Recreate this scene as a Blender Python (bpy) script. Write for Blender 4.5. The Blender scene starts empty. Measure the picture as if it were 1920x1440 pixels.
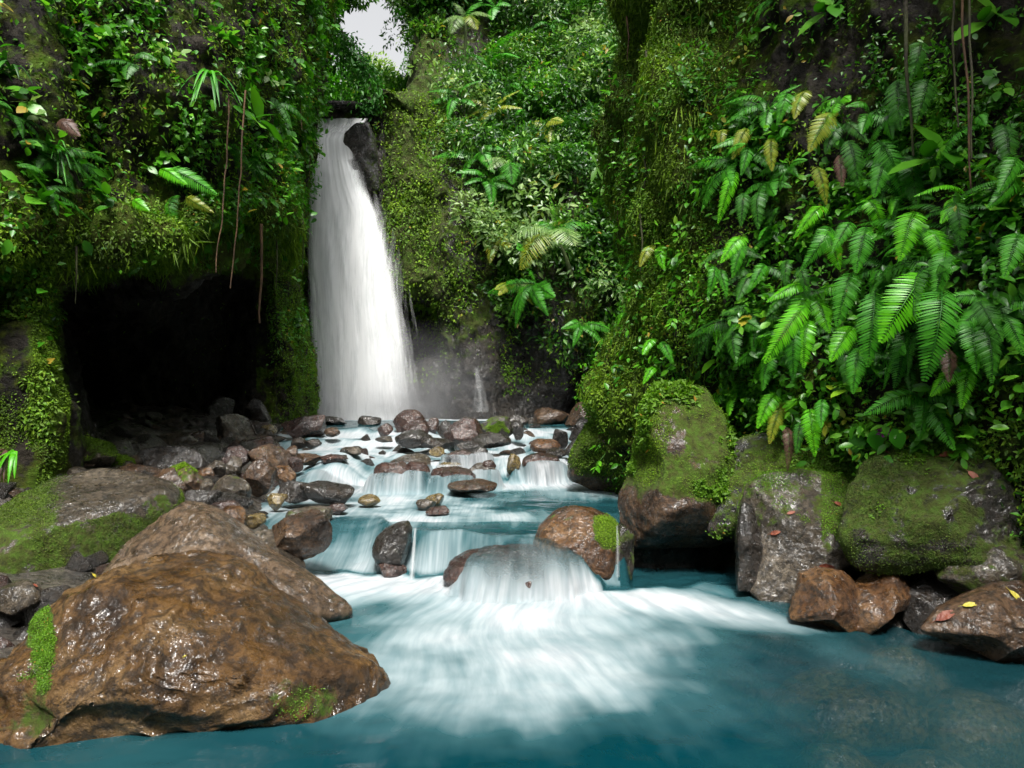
import bpy, math, random
import numpy as np
from mathutils import Vector, Matrix
from mathutils.bvhtree import BVHTree

# ------------------------------------------------------------------ camera, world, sun, exposure
S = bpy.context.scene
C = S.collection
F = 1320.0            # focal length in photograph pixels (1920 wide)
HZ = 735.0            # horizon row
CH = 1.5              # camera height above the lower pool
cam_d = bpy.data.cameras.new("camera")
cam_d.sensor_width = 36.0
cam_d.lens = 36.0 * F / 1920.0
cam_d.shift_y = 15.0 / 1920.0
cam_d.clip_start = 0.05
cam_d.clip_end = 2000.0
cam = bpy.data.objects.new("camera", cam_d)
cam.location = (0, 0, CH)
cam.rotation_euler = (math.radians(90), 0, 0)
C.objects.link(cam)
S.camera = cam

SUN_EL, SUN_AZ = 61.0, 177.0       # azimuth measured clockwise from +Y (direction the light comes from)
w = bpy.data.worlds.new("World"); S.world = w; w.use_nodes = True
nt = w.node_tree
bg = nt.nodes["Background"]
sky = nt.nodes.new("ShaderNodeTexSky"); sky.sky_type = 'NISHITA'; sky.sun_disc = False
sky.sun_elevation = math.radians(SUN_EL); sky.sun_rotation = math.radians(SUN_AZ)
sky.dust_density = 6.0; sky.air_density = 1.0
hs = nt.nodes.new("ShaderNodeHueSaturation"); hs.inputs['Saturation'].default_value = 0.08   # overcast: greyer sky
nt.links.new(sky.outputs[0], hs.inputs['Color'])
nt.links.new(hs.outputs[0], bg.inputs[0])
bg.inputs[1].default_value = 0.15

sd = bpy.data.lights.new("sun", 'SUN'); sd.energy = 2.9; sd.angle = math.radians(11); sd.color = (1.0, 0.96, 0.9)
so = bpy.data.objects.new("sun", sd)
el, az = math.radians(SUN_EL), math.radians(SUN_AZ)
dirv = Vector((math.sin(az) * math.cos(el), math.cos(az) * math.cos(el), math.sin(el)))
so.rotation_euler = dirv.to_track_quat('Z', 'Y').to_euler()
so.location = (0, -10, 20)
C.objects.link(so)
S.view_settings.view_transform = 'Standard'
S.view_settings.look = 'None'
S.view_settings.gamma = 1.0
S.view_settings.exposure = 0.95
S.render.engine = 'CYCLES'
S.cycles.max_bounces = 6
S.cycles.diffuse_bounces = 3
S.cycles.glossy_bounces = 2
S.cycles.transmission_bounces = 3
S.cycles.transparent_max_bounces = 14

# ------------------------------------------------------------------ maths helpers
R = np.random.RandomState(7)
random.seed(7)

def px(p, q, Y):                    # photograph pixel + distance -> world point
    return np.array([(p - 960.0) / F * Y, Y, CH + (HZ - q) / F * Y])

def ss(a, b, x):
    t = np.clip((np.asarray(x, float) - a) / (b - a), 0, 1)
    return t * t * (3 - 2 * t)

def _h(ix, iy, iz, seed):
    n = (ix * 374761393 + iy * 668265263 + iz * 2147483647 + seed * 1274126177) & 0xFFFFFFFF
    n = ((n ^ (n >> 13)) * 1274126177) & 0xFFFFFFFF
    n = ((n ^ (n >> 16)) * 2246822519) & 0xFFFFFFFF
    return ((n ^ (n >> 15)) & 0xFFFFFF) / float(0xFFFFFF) * 2 - 1

def vn(p, seed=0):
    p = np.asarray(p, float)
    f = np.floor(p); i = f.astype(np.int64); t = p - f; t = t * t * t * (t * (t * 6 - 15) + 10)
    x, y, z = i[..., 0], i[..., 1], i[..., 2]
    tx, ty, tz = t[..., 0], t[..., 1], t[..., 2]
    r = 0
    for dx in (0, 1):
        for dy in (0, 1):
            for dz in (0, 1):
                wgt = (tx if dx else 1 - tx) * (ty if dy else 1 - ty) * (tz if dz else 1 - tz)
                r = r + wgt * _h(x + dx, y + dy, z + dz, seed)
    return r

def fbm(p, o=4, seed=0, g=0.5, l=2.03):
    p = np.asarray(p, float); a, s, tot = 1.0, 0, 0
    for k in range(o):
        s = s + a * vn(p, seed + k * 17); tot += a; a *= g; p = p * l + 3.7
    return s / tot

def ridged(p, o=4, seed=0):
    p = np.asarray(p, float); a, s, tot = 1.0, 0, 0
    for k in range(o):
        s = s + a * (1 - 2 * np.abs(vn(p, seed + k * 13))); tot += a; a *= 0.5; p = p * 2.07 + 1.3
    return s / tot

def unit(v):
    return v / np.maximum(np.linalg.norm(v, axis=-1, keepdims=True), 1e-9)

# ------------------------------------------------------------------ object helpers
def new_mesh(name, V, faces, mat=None, smooth=True, attrs=None):
    """faces: list of int arrays (n,3) / (n,4)"""
    me = bpy.data.meshes.new(name)
    V = np.asarray(V, np.float32)
    if isinstance(faces, np.ndarray): faces = [faces]
    me.vertices.add(len(V)); me.vertices.foreach_set("co", V.ravel())
    tot = sum(f.size for f in faces)
    idx = np.concatenate([f.ravel() for f in faces]).astype(np.int32)
    ls, k = [], 0
    for f in faces:
        ls.append(k + np.arange(len(f)) * f.shape[1]); k += f.size
    ls = np.concatenate(ls).astype(np.int32)
    me.loops.add(tot); me.loops.foreach_set("vertex_index", idx)
    me.polygons.add(len(ls)); me.polygons.foreach_set("loop_start", ls)
    me.update(calc_edges=True)
    if smooth: me.polygons.foreach_set("use_smooth", np.ones(len(ls), bool))
    for an, (ty, arr) in (attrs or {}).items():
        a = me.attributes.new(an, ty, 'POINT')
        a.data.foreach_set('vector' if ty == 'FLOAT_VECTOR' else 'value', np.asarray(arr, np.float32).ravel())
    if mat: me.materials.append(mat)
    me.validate(clean_customdata=False)
    return me

def link(name, me, loc=(0, 0, 0), parent=None, label=None, cat=None, group=None, kind=None):
    o = bpy.data.objects.new(name, me); C.objects.link(o)
    o.location = Vector([float(t) for t in loc])
    if parent: o.parent = parent
    tag(o, label, cat, group, kind)
    return o

def tag(o, label=None, cat=None, group=None, kind=None):
    if label: o['label'] = label
    if cat: o['category'] = cat
    if group: o['group'] = group
    if kind: o['kind'] = kind

def mat_from(X, Y, Z, T):
    return Matrix(((X[0], Y[0], Z[0], T[0]), (X[1], Y[1], Z[1], T[1]), (X[2], Y[2], Z[2], T[2]), (0, 0, 0, 1)))

# ------------------------------------------------------------------ materials
class NB:
    def __init__(s, name):
        s.m = bpy.data.materials.new(name); s.m.use_nodes = True
        s.t = s.m.node_tree; s.p = s.t.nodes["Principled BSDF"]; s.out = s.t.nodes["Material Output"]
    def n(s, ty, **kw):
        nd = s.t.nodes.new(ty)
        for k, v in kw.items():
            if k in nd.inputs.keys() if isinstance(k, str) else False: nd.inputs[k].default_value = v
            else: setattr(nd, k, v)
        return nd
    def l(s, a, b): s.t.links.new(a, b)
    def noise(s, vec, scale, detail=4, rough=0.55, dist=0):
        nd = s.t.nodes.new("ShaderNodeTexNoise")
        nd.inputs['Scale'].default_value = scale; nd.inputs['Detail'].default_value = detail
        nd.inputs['Roughness'].default_value = rough; nd.inputs['Distortion'].default_value = dist
        s.l(vec, nd.inputs['Vector']); return nd.outputs[0]
    def ramp(s, fac, stops):
        nd = s.t.nodes.new("ShaderNodeValToRGB"); e = nd.color_ramp.elements
        while len(e) < len(stops): e.new(0.5)
        for i, (p, c) in enumerate(stops):
            e[i].position = p; e[i].color = (c, c, c, 1) if isinstance(c, (int, float)) else (*c, 1)
        s.l(fac, nd.inputs[0]); return nd.outputs[0]
    def mix(s, f, a, b, mode='MIX'):
        nd = s.t.nodes.new("ShaderNodeMix"); nd.data_type = 'RGBA'; nd.blend_type = mode
        for v, i in ((f, 0), (a, 6), (b, 7)):
            if isinstance(v, (int, float)): nd.inputs[i].default_value = v
            elif isinstance(v, tuple): nd.inputs[i].default_value = (*v, 1)
            else: s.l(v, nd.inputs[i])
        return nd.outputs[2]
    def math(s, op, a, b=None, clamp=False):
        nd = s.t.nodes.new("ShaderNodeMath"); nd.operation = op; nd.use_clamp = clamp
        for v, i in ((a, 0), (b, 1)):
            if v is None: continue
            if isinstance(v, (int, float)): nd.inputs[i].default_value = v
            else: s.l(v, nd.inputs[i])
        return nd.outputs[0]
    def attr(s, name):
        nd = s.t.nodes.new("ShaderNodeAttribute"); nd.attribute_name = name; return nd
    def coords(s, rnd=True):
        tc = s.t.nodes.new("ShaderNodeTexCoord")
        if not rnd: return tc.outputs['Object']
        oi = s.t.nodes.new("ShaderNodeObjectInfo")
        m = s.t.nodes.new("ShaderNodeVectorMath"); m.operation = 'ADD'
        sc = s.t.nodes.new("ShaderNodeVectorMath"); sc.operation = 'SCALE'; sc.inputs['Scale'].default_value = 40
        cb = s.t.nodes.new("ShaderNodeCombineXYZ")
        for i in range(3): s.l(oi.outputs['Random'], cb.inputs[i])
        s.l(cb.outputs[0], sc.inputs[0]); s.l(tc.outputs['Object'], m.inputs[0]); s.l(sc.outputs[0], m.inputs[1])
        return m.outputs[0]
    def bump(s, h, strength, dist, prev=None):
        nd = s.t.nodes.new("ShaderNodeBump"); nd.inputs['Strength'].default_value = strength; nd.inputs['Distance'].default_value = dist
        s.l(h, nd.inputs['Height'])
        if prev: s.l(prev, nd.inputs['Normal'])
        return nd.outputs[0]

MOSS = [(0.3, (0.008, 0.014, 0.002)), (0.44, (0.045, 0.055, 0.005)), (0.6, (0.050, 0.10, 0.005)), (0.75, (0.12, 0.20, 0.008))]

def rock_mat(name, a, b, c, scale=3.0, rough=(0.18, 0.5), spec=0.5, speck=0.5, bumpd=0.02, coat=0.25):
    k = NB(name); v = k.coords()
    n1 = k.noise(v, scale, 6, 0.6, 0.6)
    col = k.ramp(n1, [(0.3, a), (0.5, b), (0.7, c)])
    n2 = k.noise(v, scale * 9, 5, 0.7)
    col = k.mix(k.ramp(n2, [(0.42, 1.0), (0.55, 0.0)]), col, k.mix(0.75, col, tuple(x * 0.25 for x in a)))
    vo = k.n("ShaderNodeTexVoronoi"); vo.inputs['Scale'].default_value = scale * 26; k.l(v, vo.inputs['Vector'])
    sp = k.ramp(vo.outputs['Distance'], [(0.12, 1.0), (0.28, 0.0)])
    n5 = k.noise(v, scale * 2.2, 3)
    sp = k.math('MULTIPLY', sp, k.ramp(n5, [(0.45, 0.0), (0.6, speck)]))
    col = k.mix(sp, col, (0.012, 0.012, 0.012))
    # moss
    at = k.attr('moss')
    nm = k.noise(v, scale * 3.5, 6, 0.65)
    mm = k.math('ADD', at.outputs['Fac'], k.math('MULTIPLY', k.math('SUBTRACT', nm, 0.5), 1.6))
    mm = k.math('MULTIPLY', k.ramp(mm, [(0.42, 0.0), (0.56, 1.0)]), k.ramp(at.outputs['Fac'], [(0.02, 0.0), (0.1, 1.0)]))
    nmm = k.noise(v, scale * 5, 6, 0.7)
    mc = k.ramp(nmm, MOSS)
    col = k.mix(mm, col, mc)
    k.l(col, k.p.inputs['Base Color'])
    rg = k.ramp(k.noise(v, scale * 3.3, 6, 0.7), [(0.42, rough[0]), (0.56, rough[1])])
    rg = k.mix(mm, rg, (0.95, 0.95, 0.95))
    k.l(rg, k.p.inputs['Roughness'])
    k.p.inputs['Specular IOR Level'].default_value = spec
    wet = k.ramp(k.noise(v, scale * 1.6, 5, 0.65, 0.5), [(0.44, 0.3), (0.54, 5.0)])
    ct = k.math('MULTIPLY', k.math('MULTIPLY', k.math('SUBTRACT', 1.0, mm), coat), wet, True)
    k.l(ct, k.p.inputs['Coat Weight']); k.l(k.ramp(k.noise(v, scale * 14, 5, 0.7), [(0.35, 0.07), (0.7, 0.16)]), k.p.inputs['Coat Roughness'])
    h = k.noise(v, scale * 4, 10, 0.68, 0.4)
    b1 = k.bump(h, 0.9, bumpd * 1.8)
    b2 = k.bump(k.noise(v, scale * 20, 6, 0.65), 0.7, bumpd * 0.45, b1)
    k.l(b2, k.p.inputs['Normal'])
    k.l(k.bump(k.noise(v, scale * 7, 4, 0.55, 0.4), 0.9, bumpd * 1.1), k.p.inputs['Coat Normal'])
    return k.m

RM = {
    'brown': rock_mat('rock_brown', (0.022, 0.010, 0.004), (0.072, 0.036, 0.015), (0.15, 0.088, 0.045), 3.0, (0.2, 0.6), 0.4, 0.6, 0.03, 0.25),
    'hero': rock_mat('rock_ochre', (0.030, 0.013, 0.003), (0.115, 0.056, 0.013), (0.21, 0.13, 0.055), 1.8, (0.25, 0.65), 0.35, 1.0, 0.045, 0.15),
    'tan': rock_mat('rock_tan', (0.04, 0.022, 0.010), (0.12, 0.075, 0.040), (0.26, 0.19, 0.13), 2.4, (0.2, 0.6), 0.4, 0.6, 0.035, 0.25),
    'grey': rock_mat('rock_grey', (0.022, 0.016, 0.009), (0.062, 0.046, 0.028), (0.15, 0.12, 0.085), 3.0, (0.2, 0.65), 0.4, 0.6, 0.03, 0.25),
    'dark': rock_mat('rock_dark', (0.007, 0.005, 0.0035), (0.020, 0.014, 0.009), (0.05, 0.035, 0.024), 3.0, (0.15, 0.5), 0.45, 0.4, 0.03, 0.3),
    'red': rock_mat('rock_maroon', (0.016, 0.007, 0.005), (0.048, 0.019, 0.012), (0.10, 0.050, 0.034), 4.0, (0.15, 0.5), 0.45, 0.5, 0.025, 0.3),
    'orange': rock_mat('rock_orange', (0.028, 0.011, 0.004), (0.105, 0.044, 0.011), (0.19, 0.10, 0.038), 3.0, (0.2, 0.55), 0.4, 0.8, 0.03, 0.25),
    'yellow': rock_mat('rock_yellow', (0.06, 0.04, 0.01), (0.17, 0.115, 0.03), (0.28, 0.22, 0.09), 4.0, (0.1, 0.4), 0.6, 0.5, 0.02, 0.7),
    'cliff': rock_mat('cliff_rock', (0.008, 0.006, 0.004), (0.02, 0.016, 0.010), (0.045, 0.036, 0.026), 0.9, (0.5, 0.9), 0.2, 0.1, 0.10, 0.0),
    'wetcliff': rock_mat('cliff_wet_rock', (0.008, 0.006, 0.004), (0.024, 0.018, 0.012), (0.06, 0.046, 0.032), 1.0, (0.2, 0.8), 0.4, 0.2, 0.16, 0.15),
    'bed': rock_mat('river_bed', (0.02, 0.018, 0.014), (0.06, 0.05, 0.04), (0.11, 0.095, 0.075), 3.0),
}

def leaf_mat(name, dark, mid, light, odd=None, rough=0.35, trans=0.35, orand=0.25):
    k = NB(name)
    at = k.attr('var').outputs['Fac']
    oi = k.n("ShaderNodeObjectInfo")
    f = k.math('ADD', at, k.math('MULTIPLY', k.math('SUBTRACT', oi.outputs['Random'], 0.5), orand), True)
    st = [(0.0, dark), (0.5, mid), (0.9, light)]
    if odd: st.append((0.985, odd))
    col = k.ramp(f, st)
    k.l(col, k.p.inputs['Base Color']); k.p.inputs['Roughness'].default_value = rough
    k.p.inputs['Specular IOR Level'].default_value = 0.45
    tr = k.n("ShaderNodeBsdfTranslucent")
    k.l(k.mix(1.0, col, (1.0, 1.15, 0.5), 'MULTIPLY'), tr.inputs['Color'])
    mx = k.n("ShaderNodeMixShader"); mx.inputs[0].default_value = trans
    k.l(k.p.outputs[0], mx.inputs[1]); k.l(tr.outputs[0], mx.inputs[2]); k.l(mx.outputs[0], k.out.inputs['Surface'])
    return k.m

LM = {
    'leaf': leaf_mat('leaf_green', (0.014, 0.08, 0.004), (0.052, 0.22, 0.010), (0.17, 0.45, 0.03), (0.35, 0.25, 0.03)),
    'hill': leaf_mat('leaf_hillside', (0.008, 0.045, 0.005), (0.040, 0.145, 0.012), (0.18, 0.38, 0.045), (0.36, 0.26, 0.05)),
    'far': leaf_mat('leaf_far_hazelit', (0.16, 0.27, 0.07), (0.32, 0.45, 0.14), (0.50, 0.60, 0.25)),  # haze light painted in as paler leaf colours for the trees beyond the fall
    'bright': leaf_mat('leaf_bright', (0.05, 0.20, 0.008), (0.09, 0.34, 0.012), (0.17, 0.48, 0.02), (0.4, 0.35, 0.03)),
    'pale': leaf_mat('leaf_pale', (0.10, 0.20, 0.05), (0.20, 0.33, 0.10), (0.34, 0.45, 0.16), (0.5, 0.38, 0.05)),
    'moss': leaf_mat('moss_tufts', (0.03, 0.065, 0.002), (0.11, 0.21, 0.004), (0.24, 0.40, 0.008), None, 0.7, 0.3, 0.1),
    'mossd': leaf_mat('moss_dark', (0.012, 0.028, 0.002), (0.045, 0.085, 0.003), (0.12, 0.20, 0.006), None, 0.7, 0.3, 0.1),
    'mossb': leaf_mat('moss_bright', (0.05, 0.11, 0.004), (0.11, 0.25, 0.008), (0.21, 0.40, 0.015), (0.35, 0.20, 0.02), 0.6, 0.35, 0.1),
    'fern': leaf_mat('fern_green', (0.02, 0.14, 0.008), (0.055, 0.29, 0.012), (0.10, 0.40, 0.02), None, 0.45, 0.35, 0.1),
    'fernb': leaf_mat('fern_bright', (0.06, 0.32, 0.006), (0.12, 0.50, 0.010), (0.20, 0.62, 0.02), None, 0.35, 0.4, 0.1),
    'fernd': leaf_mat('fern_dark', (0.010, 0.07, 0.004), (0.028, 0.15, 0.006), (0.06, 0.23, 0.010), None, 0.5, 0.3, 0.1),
    'ferny': leaf_mat('fern_yellow', (0.10, 0.18, 0.01), (0.22, 0.28, 0.02), (0.36, 0.33, 0.04), None, 0.4, 0.35, 0.1),
    'dead': leaf_mat('fern_withered', (0.05, 0.022, 0.014), (0.10, 0.05, 0.035), (0.16, 0.09, 0.06), None, 0.5, 0.2, 0.1),
}

def blob(v, cx, cy, rx, ry, s=0):
    q = proj(v); d = np.hypot((q[:, 0] - cx) / rx, (q[:, 1] - cy) / ry) + 0.35 * fbm(v * 6, 3, 5 + s)
    return 1 - ss(0.6, 1.25, d)
def simple_mat(name, col, rough=0.7, c2=None, scale=8):
    k = NB(name); v = k.coords()
    k.l(k.ramp(k.noise(v, scale, 5), [(0.35, col), (0.65, c2 or tuple(x * 1.8 for x in col))]), k.p.inputs['Base Color'])
    k.p.inputs['Roughness'].default_value = rough
    k.l(k.bump(k.noise(v, scale * 3, 4), 0.5, 0.02), k.p.inputs['Normal'])
    return k.m
M_stem = simple_mat('stem', (0.05, 0.07, 0.02), 0.6)
M_vine = simple_mat('vine', (0.05, 0.028, 0.015), 0.8, (0.14, 0.075, 0.035))
M_bark = simple_mat('bark', (0.03, 0.022, 0.014), 0.8, (0.06, 0.07, 0.02))
M_redleaf = simple_mat('red_leaf', (0.12, 0.022, 0.010), 0.45, (0.22, 0.06, 0.025), 20)
M_yelleaf = simple_mat('yellow_leaf', (0.32, 0.27, 0.02), 0.45, (0.48, 0.42, 0.06), 20)
M_flower = simple_mat('purple_petal', (0.25, 0.01, 0.22), 0.5, (0.4, 0.03, 0.35), 20)

# ------------------------------------------------------------------ surfaces from control tables
def catmull(A, n, axis):
    A = np.moveaxis(A, axis, 0); m = len(A)
    t = np.linspace(0, m - 1, n); i = np.clip(np.floor(t).astype(int), 0, m - 2); f = (t - i).reshape((-1,) + (1,) * (A.ndim - 1))
    g = lambda j: A[np.clip(j, 0, m - 1)]
    p0, p1, p2, p3 = g(i - 1), g(i), g(i + 1), g(i + 2)
    r = 0.5 * ((2 * p1) + (-p0 + p2) * f + (2 * p0 - 5 * p1 + 4 * p2 - p3) * f ** 2 + (-p0 + 3 * p1 - 3 * p2 + p3) * f ** 3)
    return np.moveaxis(r, 0, axis)

def grid_faces(nu, nv, flip=False):
    i, j = np.meshgrid(np.arange(nu - 1), np.arange(nv - 1), indexing='ij')
    a = i * nv + j
    f = np.stack([a, a + nv, a + nv + 1, a + 1], -1).reshape(-1, 4)
    return f[:, ::-1] if flip else f

def grid_normals(P):
    du = np.gradient(P, axis=0); dv = np.gradient(P, axis=1)
    return unit(np.cross(du, dv))

class Surf:
    def __init__(s, ctrl, nu, nv, disp, toward, seed):
        P = catmull(catmull(np.array(ctrl, float), nu, 0), nv, 1)
        N = grid_normals(P)
        if (N * (np.array(toward) - P)).sum(-1).mean() < 0: N = -N; s.flip = True
        else: s.flip = False
        P = P + N * disp(P)[..., None]
        N = grid_normals(P) * (-1 if s.flip else 1)
        s.P, s.N, s.nu, s.nv = P, N, nu, nv
        a = np.linalg.norm(np.cross(P[1:, :-1] - P[:-1, :-1], P[:-1, 1:] - P[:-1, :-1]), axis=-1)
        s.area = a
    def build(s, name, mat, moss, kind='structure'):
        V = s.P.reshape(-1, 3)
        me = new_mesh(name, V, grid_faces(s.nu, s.nv, s.flip), mat, True, {'moss': ('FLOAT', moss(V, s.N.reshape(-1, 3)))})
        s.o = link(name, me, kind=kind)
        return s.o
    def sample(s, n, dens=None, seed=1, margin=60):
        """points in view, weighted by density(px,py,P,N); returns P,N,pxy"""
        r = np.random.RandomState(seed)
        Pc = s.P[:-1, :-1]; q = proj(Pc.reshape(-1, 3))
        wgt = s.area.ravel().copy()
        vis = (q[:, 0] > -margin) & (q[:, 0] < 1920 + margin) & (q[:, 1] > -margin) & (q[:, 1] < 1440 + margin) & (Pc.reshape(-1, 3)[:, 1] > 1)
        fac = (s.N[:-1, :-1].reshape(-1, 3) * unit(np.array([0, 0, CH]) - Pc.reshape(-1, 3))).sum(-1)
        wgt *= vis * (fac > -0.25)
        if dens is not None:
            wgt *= np.clip(dens(q[:, 0], q[:, 1], Pc.reshape(-1, 3), s.N[:-1, :-1].reshape(-1, 3)), 0, None)
        idx = r.choice(len(wgt), n, p=wgt / wgt.sum())
        i, j = np.unravel_index(idx, Pc.shape[:2]); a, b = r.rand(n)[:, None], r.rand(n)[:, None]
        P = s.P[i, j] * (1 - a) * (1 - b) + s.P[i + 1, j] * a * (1 - b) + s.P[i, j + 1] * (1 - a) * b + s.P[i + 1, j + 1] * a * b
        return P, s.N[i, j], proj(P)
    def bvh(s):
        return BVHTree.FromPolygons([tuple(v) for v in s.P.reshape(-1, 3)], [tuple(f) for f in grid_faces(s.nu, s.nv)])

def proj(P):
    Y = np.maximum(P[..., 1], 0.01)
    return np.stack([960 + P[..., 0] / Y * F, HZ - (P[..., 2] - CH) / Y * F], -1)

# ---- left cliff with the cave under its brow
def left_ctrl():
    rows = [-900, -450, -150, 0, 150, 300, 400, 450, 485, 520, 570, 650, 750, 830, 930, 1060]
    cave = [0, 0, 0, 0, 0, 0, 0.0, -0.1, 0.9, 3.2, 4.4, 5.0, 5.4, 5.2, 4.5, 4.0]
    lean = [2.4, 1.2, 0.5, 0.2, 0.0, -0.1, -0.25, -0.35, -0.3, 0, 0.1, 0.1, 0.0, 0, 0, 0]
    sil = [690, 640, 620, 605, 576, 560, 562, 562, 560, 558, 564, 570, 576, 578, 578, 578]
    edge = [95, 95, 95, 95, 95, 95, 95, 90, 82, 76, 70, 76, 96, 106, 92, 80]
    C_ = []
    for q, cv, ln, sl, eg in zip(rows, cave, lean, sil, edge):
        col = [(-2600, 2.2, 0), (-700, 4.4, 0), (-140, 6.2, 0), (eg - 55, 6.9, 0), (eg - 8, 7.2, 0), (eg + 30, 7.8, .9), (230, 8.0, 1), (330, 8.4, 1.05), (415, 9.2, 1.05),
               (470, 10.4, .8), (520, 12.2, .45), (sl - 18, 14.6, 0.1), (sl, 16.0, 0), (sl - 6, 18.0, 0), (sl - 24, 21.5, 0)]
        dq = lambda p: float(np.interp(p, [80, 160, 230, 300, 345, 400, 470, 520, 560], [0, 18, 2, 14, -18, -58, -62, -12, 0])) + 9 * math.sin(p / 13.0 + 1) if 400 <= q < 700 else 0
        C_.append([px(p, q + dq(p), Y + cv * k + ln) for p, Y, k in col])
    return C_
def disp_left(P):
    a = fbm(P * np.array([0.7, 0.7, 0.55]), 4, 3) * 0.55
    b = ridged(P * np.array([2.2, 2.2, 0.8]), 4, 5) * 0.16
    c = fbm(P * 5.0, 4, 9) * 0.09
    return (a + b + c) * (0.5 + 0.5 * ss(5, 9, P[..., 1]))
LEFT = Surf(left_ctrl(), 420, 420, disp_left, (0, 2, 2), 1)

# ---- right wall
def right_ctrl():
    zs = [-1.0, -0.2, 0.4, 0.9, 1.5, 2.2, 3.0, 4.0, 5.2, 6.6, 8.6, 12.0]
    sil = [1225, 1215, 1200, 1178, 1150, 1158, 1190, 1172, 1200, 1222, 1250, 1330]
    back = [0.6, 0.5, 0.25, 0, 0, 0.1, 0.3, 0.5, 0.6, 0.6, 0.4, 0.2]       # recess of the upper wall
    C_ = []
    for z, sl, b in zip(zs, sil, back):
        top = ss(3.2, 5.5, z)
        col = [(sl + 70, 15.0), (sl + 45, 11.5), (sl + 4, 9.2), (sl + 8, 8.3), (sl + 55, 7.6), (sl + 125, 7.0 + 0.35 * top), (1400, 6.2 + b + .25 * top), (1530, 5.6 + b),
               (1700, 5.0 + b), (1900, 4.4 + b), (2300, 3.6 + b), (3400, 2.6), (5600, 1.2)]
        C_.append([np.array([(p - 960) / F * Y, Y, z]) for p, Y in col])
    return C_
def disp_right(P):
    a = fbm(P * np.array([1.1, 1.1, 0.8]), 4, 23) * (0.35 + 0.35 * ss(6.8, 8, P[..., 1]))
    b = ridged(P * np.array([3.2, 3.2, 0.7]), 4, 25) * 0.13
    c = fbm(P * 7.0, 4, 29) * 0.06
    return a + b + c
RIGHT = Surf(right_ctrl(), 360, 420, disp_right, (-2, 3, 2), 2)

# ---- cliff at the head of the gorge: behind the fall, the mossy buttress and the bushy hillside
def back_ctrl():
    rows = [930, 820, 760, 700, 620, 540, 450, 380, 320, 270, 232, 214, 0, -300]
    C_ = []
    cols = {  # px : (depth per row, top row cap)
        420: [19.5] * 14, 520: [19.4] * 14, 590: [19.3] * 14, 640: [19.3] * 14,
        700: [19.0, 19.0, 19.0, 19.1, 19.2, 19.3, 19.4, 19.5, 19.5, 19.5, 19.5, 19.6, 30, 45],
        735: [18.7, 18.7, 18.7, 18.8, 19.0, 18.8, 18.7, 18.8, 18.7, 18.8, 18.9, 19.4, 30, 45],
        790: [18.5, 18.5, 18.6, 18.9, 19.6, 18.3, 18.2, 18.4, 18.6, 19.0, 19.4, 20.0, 25, 32],
        850: [18.4, 18.4, 18.5, 18.6, 18.6, 18.4, 18.4, 18.6, 19.0, 19.8, 20.4, 20.8, 24, 30],
        900: [18.0, 18.0, 18.1, 18.2, 18.3, 18.5, 18.6, 18.8, 19.4, 20.3, 20.9, 21.2, 24, 29],
        960: [18.3, 18.3, 18.4, 18.3, 18.3, 18.5, 18.8, 19.2, 19.9, 20.6, 21.2, 21.5, 24, 29],
        1020: [18.6, 18.6, 18.6, 18.3, 17.9, 18.2, 18.8, 19.4, 20.1, 20.8, 21.3, 21.5, 24, 29],
        1070: [19.6, 19.6, 19.4, 18.8, 17.9, 18.0, 18.6, 19.2, 19.8, 20.3, 20.8, 21.2, 24, 29],
        1120: [21.0, 21.0, 20.8, 20.0, 18.6, 18.0, 18.2, 18.6, 19.2, 19.8, 20.2, 20.6, 23, 28],
        1190: [20.0, 20.0, 20.0, 19.6, 18.6, 17.8, 17.6, 18.0, 18.6, 19.2, 19.6, 20.0, 22, 27],
        1300: [18.0] * 8 + [18.5, 19, 19.3, 19.5, 21, 26], 1500: [17.0] * 8 + [17.5, 18, 18.3, 18.5, 20, 25]}
    for k, q in enumerate(rows):
        r = []
        for p, d in cols.items():
            Y = d[k]; qq = q
            if k >= 12 and p <= 700: r.append(np.array([(p - 960) / F * 19.5, [32., 70.][k - 12], px(p, 218, 19.5)[2] + 0.1])); continue
            if k >= 12 and p == 735: r.append(np.array([(p - 960) / F * 19.5, [32., 70.][k - 12], px(p, 190, 19.5)[2] + 0.3])); continue
            if p == 735 and k == 11: qq = 194
            if p == 735 and k == 10: qq = 205
            if p == 790 and k == 11: qq = 185
            r.append(px(p, qq, Y))
        C_.append(r)
    return C_
def disp_back(P):
    a = fbm(P * np.array([0.55, 0.5, 0.4]), 4, 43) * 0.6
    b = ridged(P * np.array([1.3, 1.0, 0.33]) + fbm(P * 0.8, 2, 4)[..., None] * .4, 5, 45) * 0.28
    c = fbm(P * 3.5, 4, 49) * 0.12
    return (a + b + c) * (1 - 0.7 * ss(23, 32, P[..., 1])) * (0.25 + 0.75 * ss(680, 730, proj(P)[..., 0]))
BACK = Surf(back_ctrl(), 400, 440, disp_back, (0, 2, 2), 3)

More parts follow.
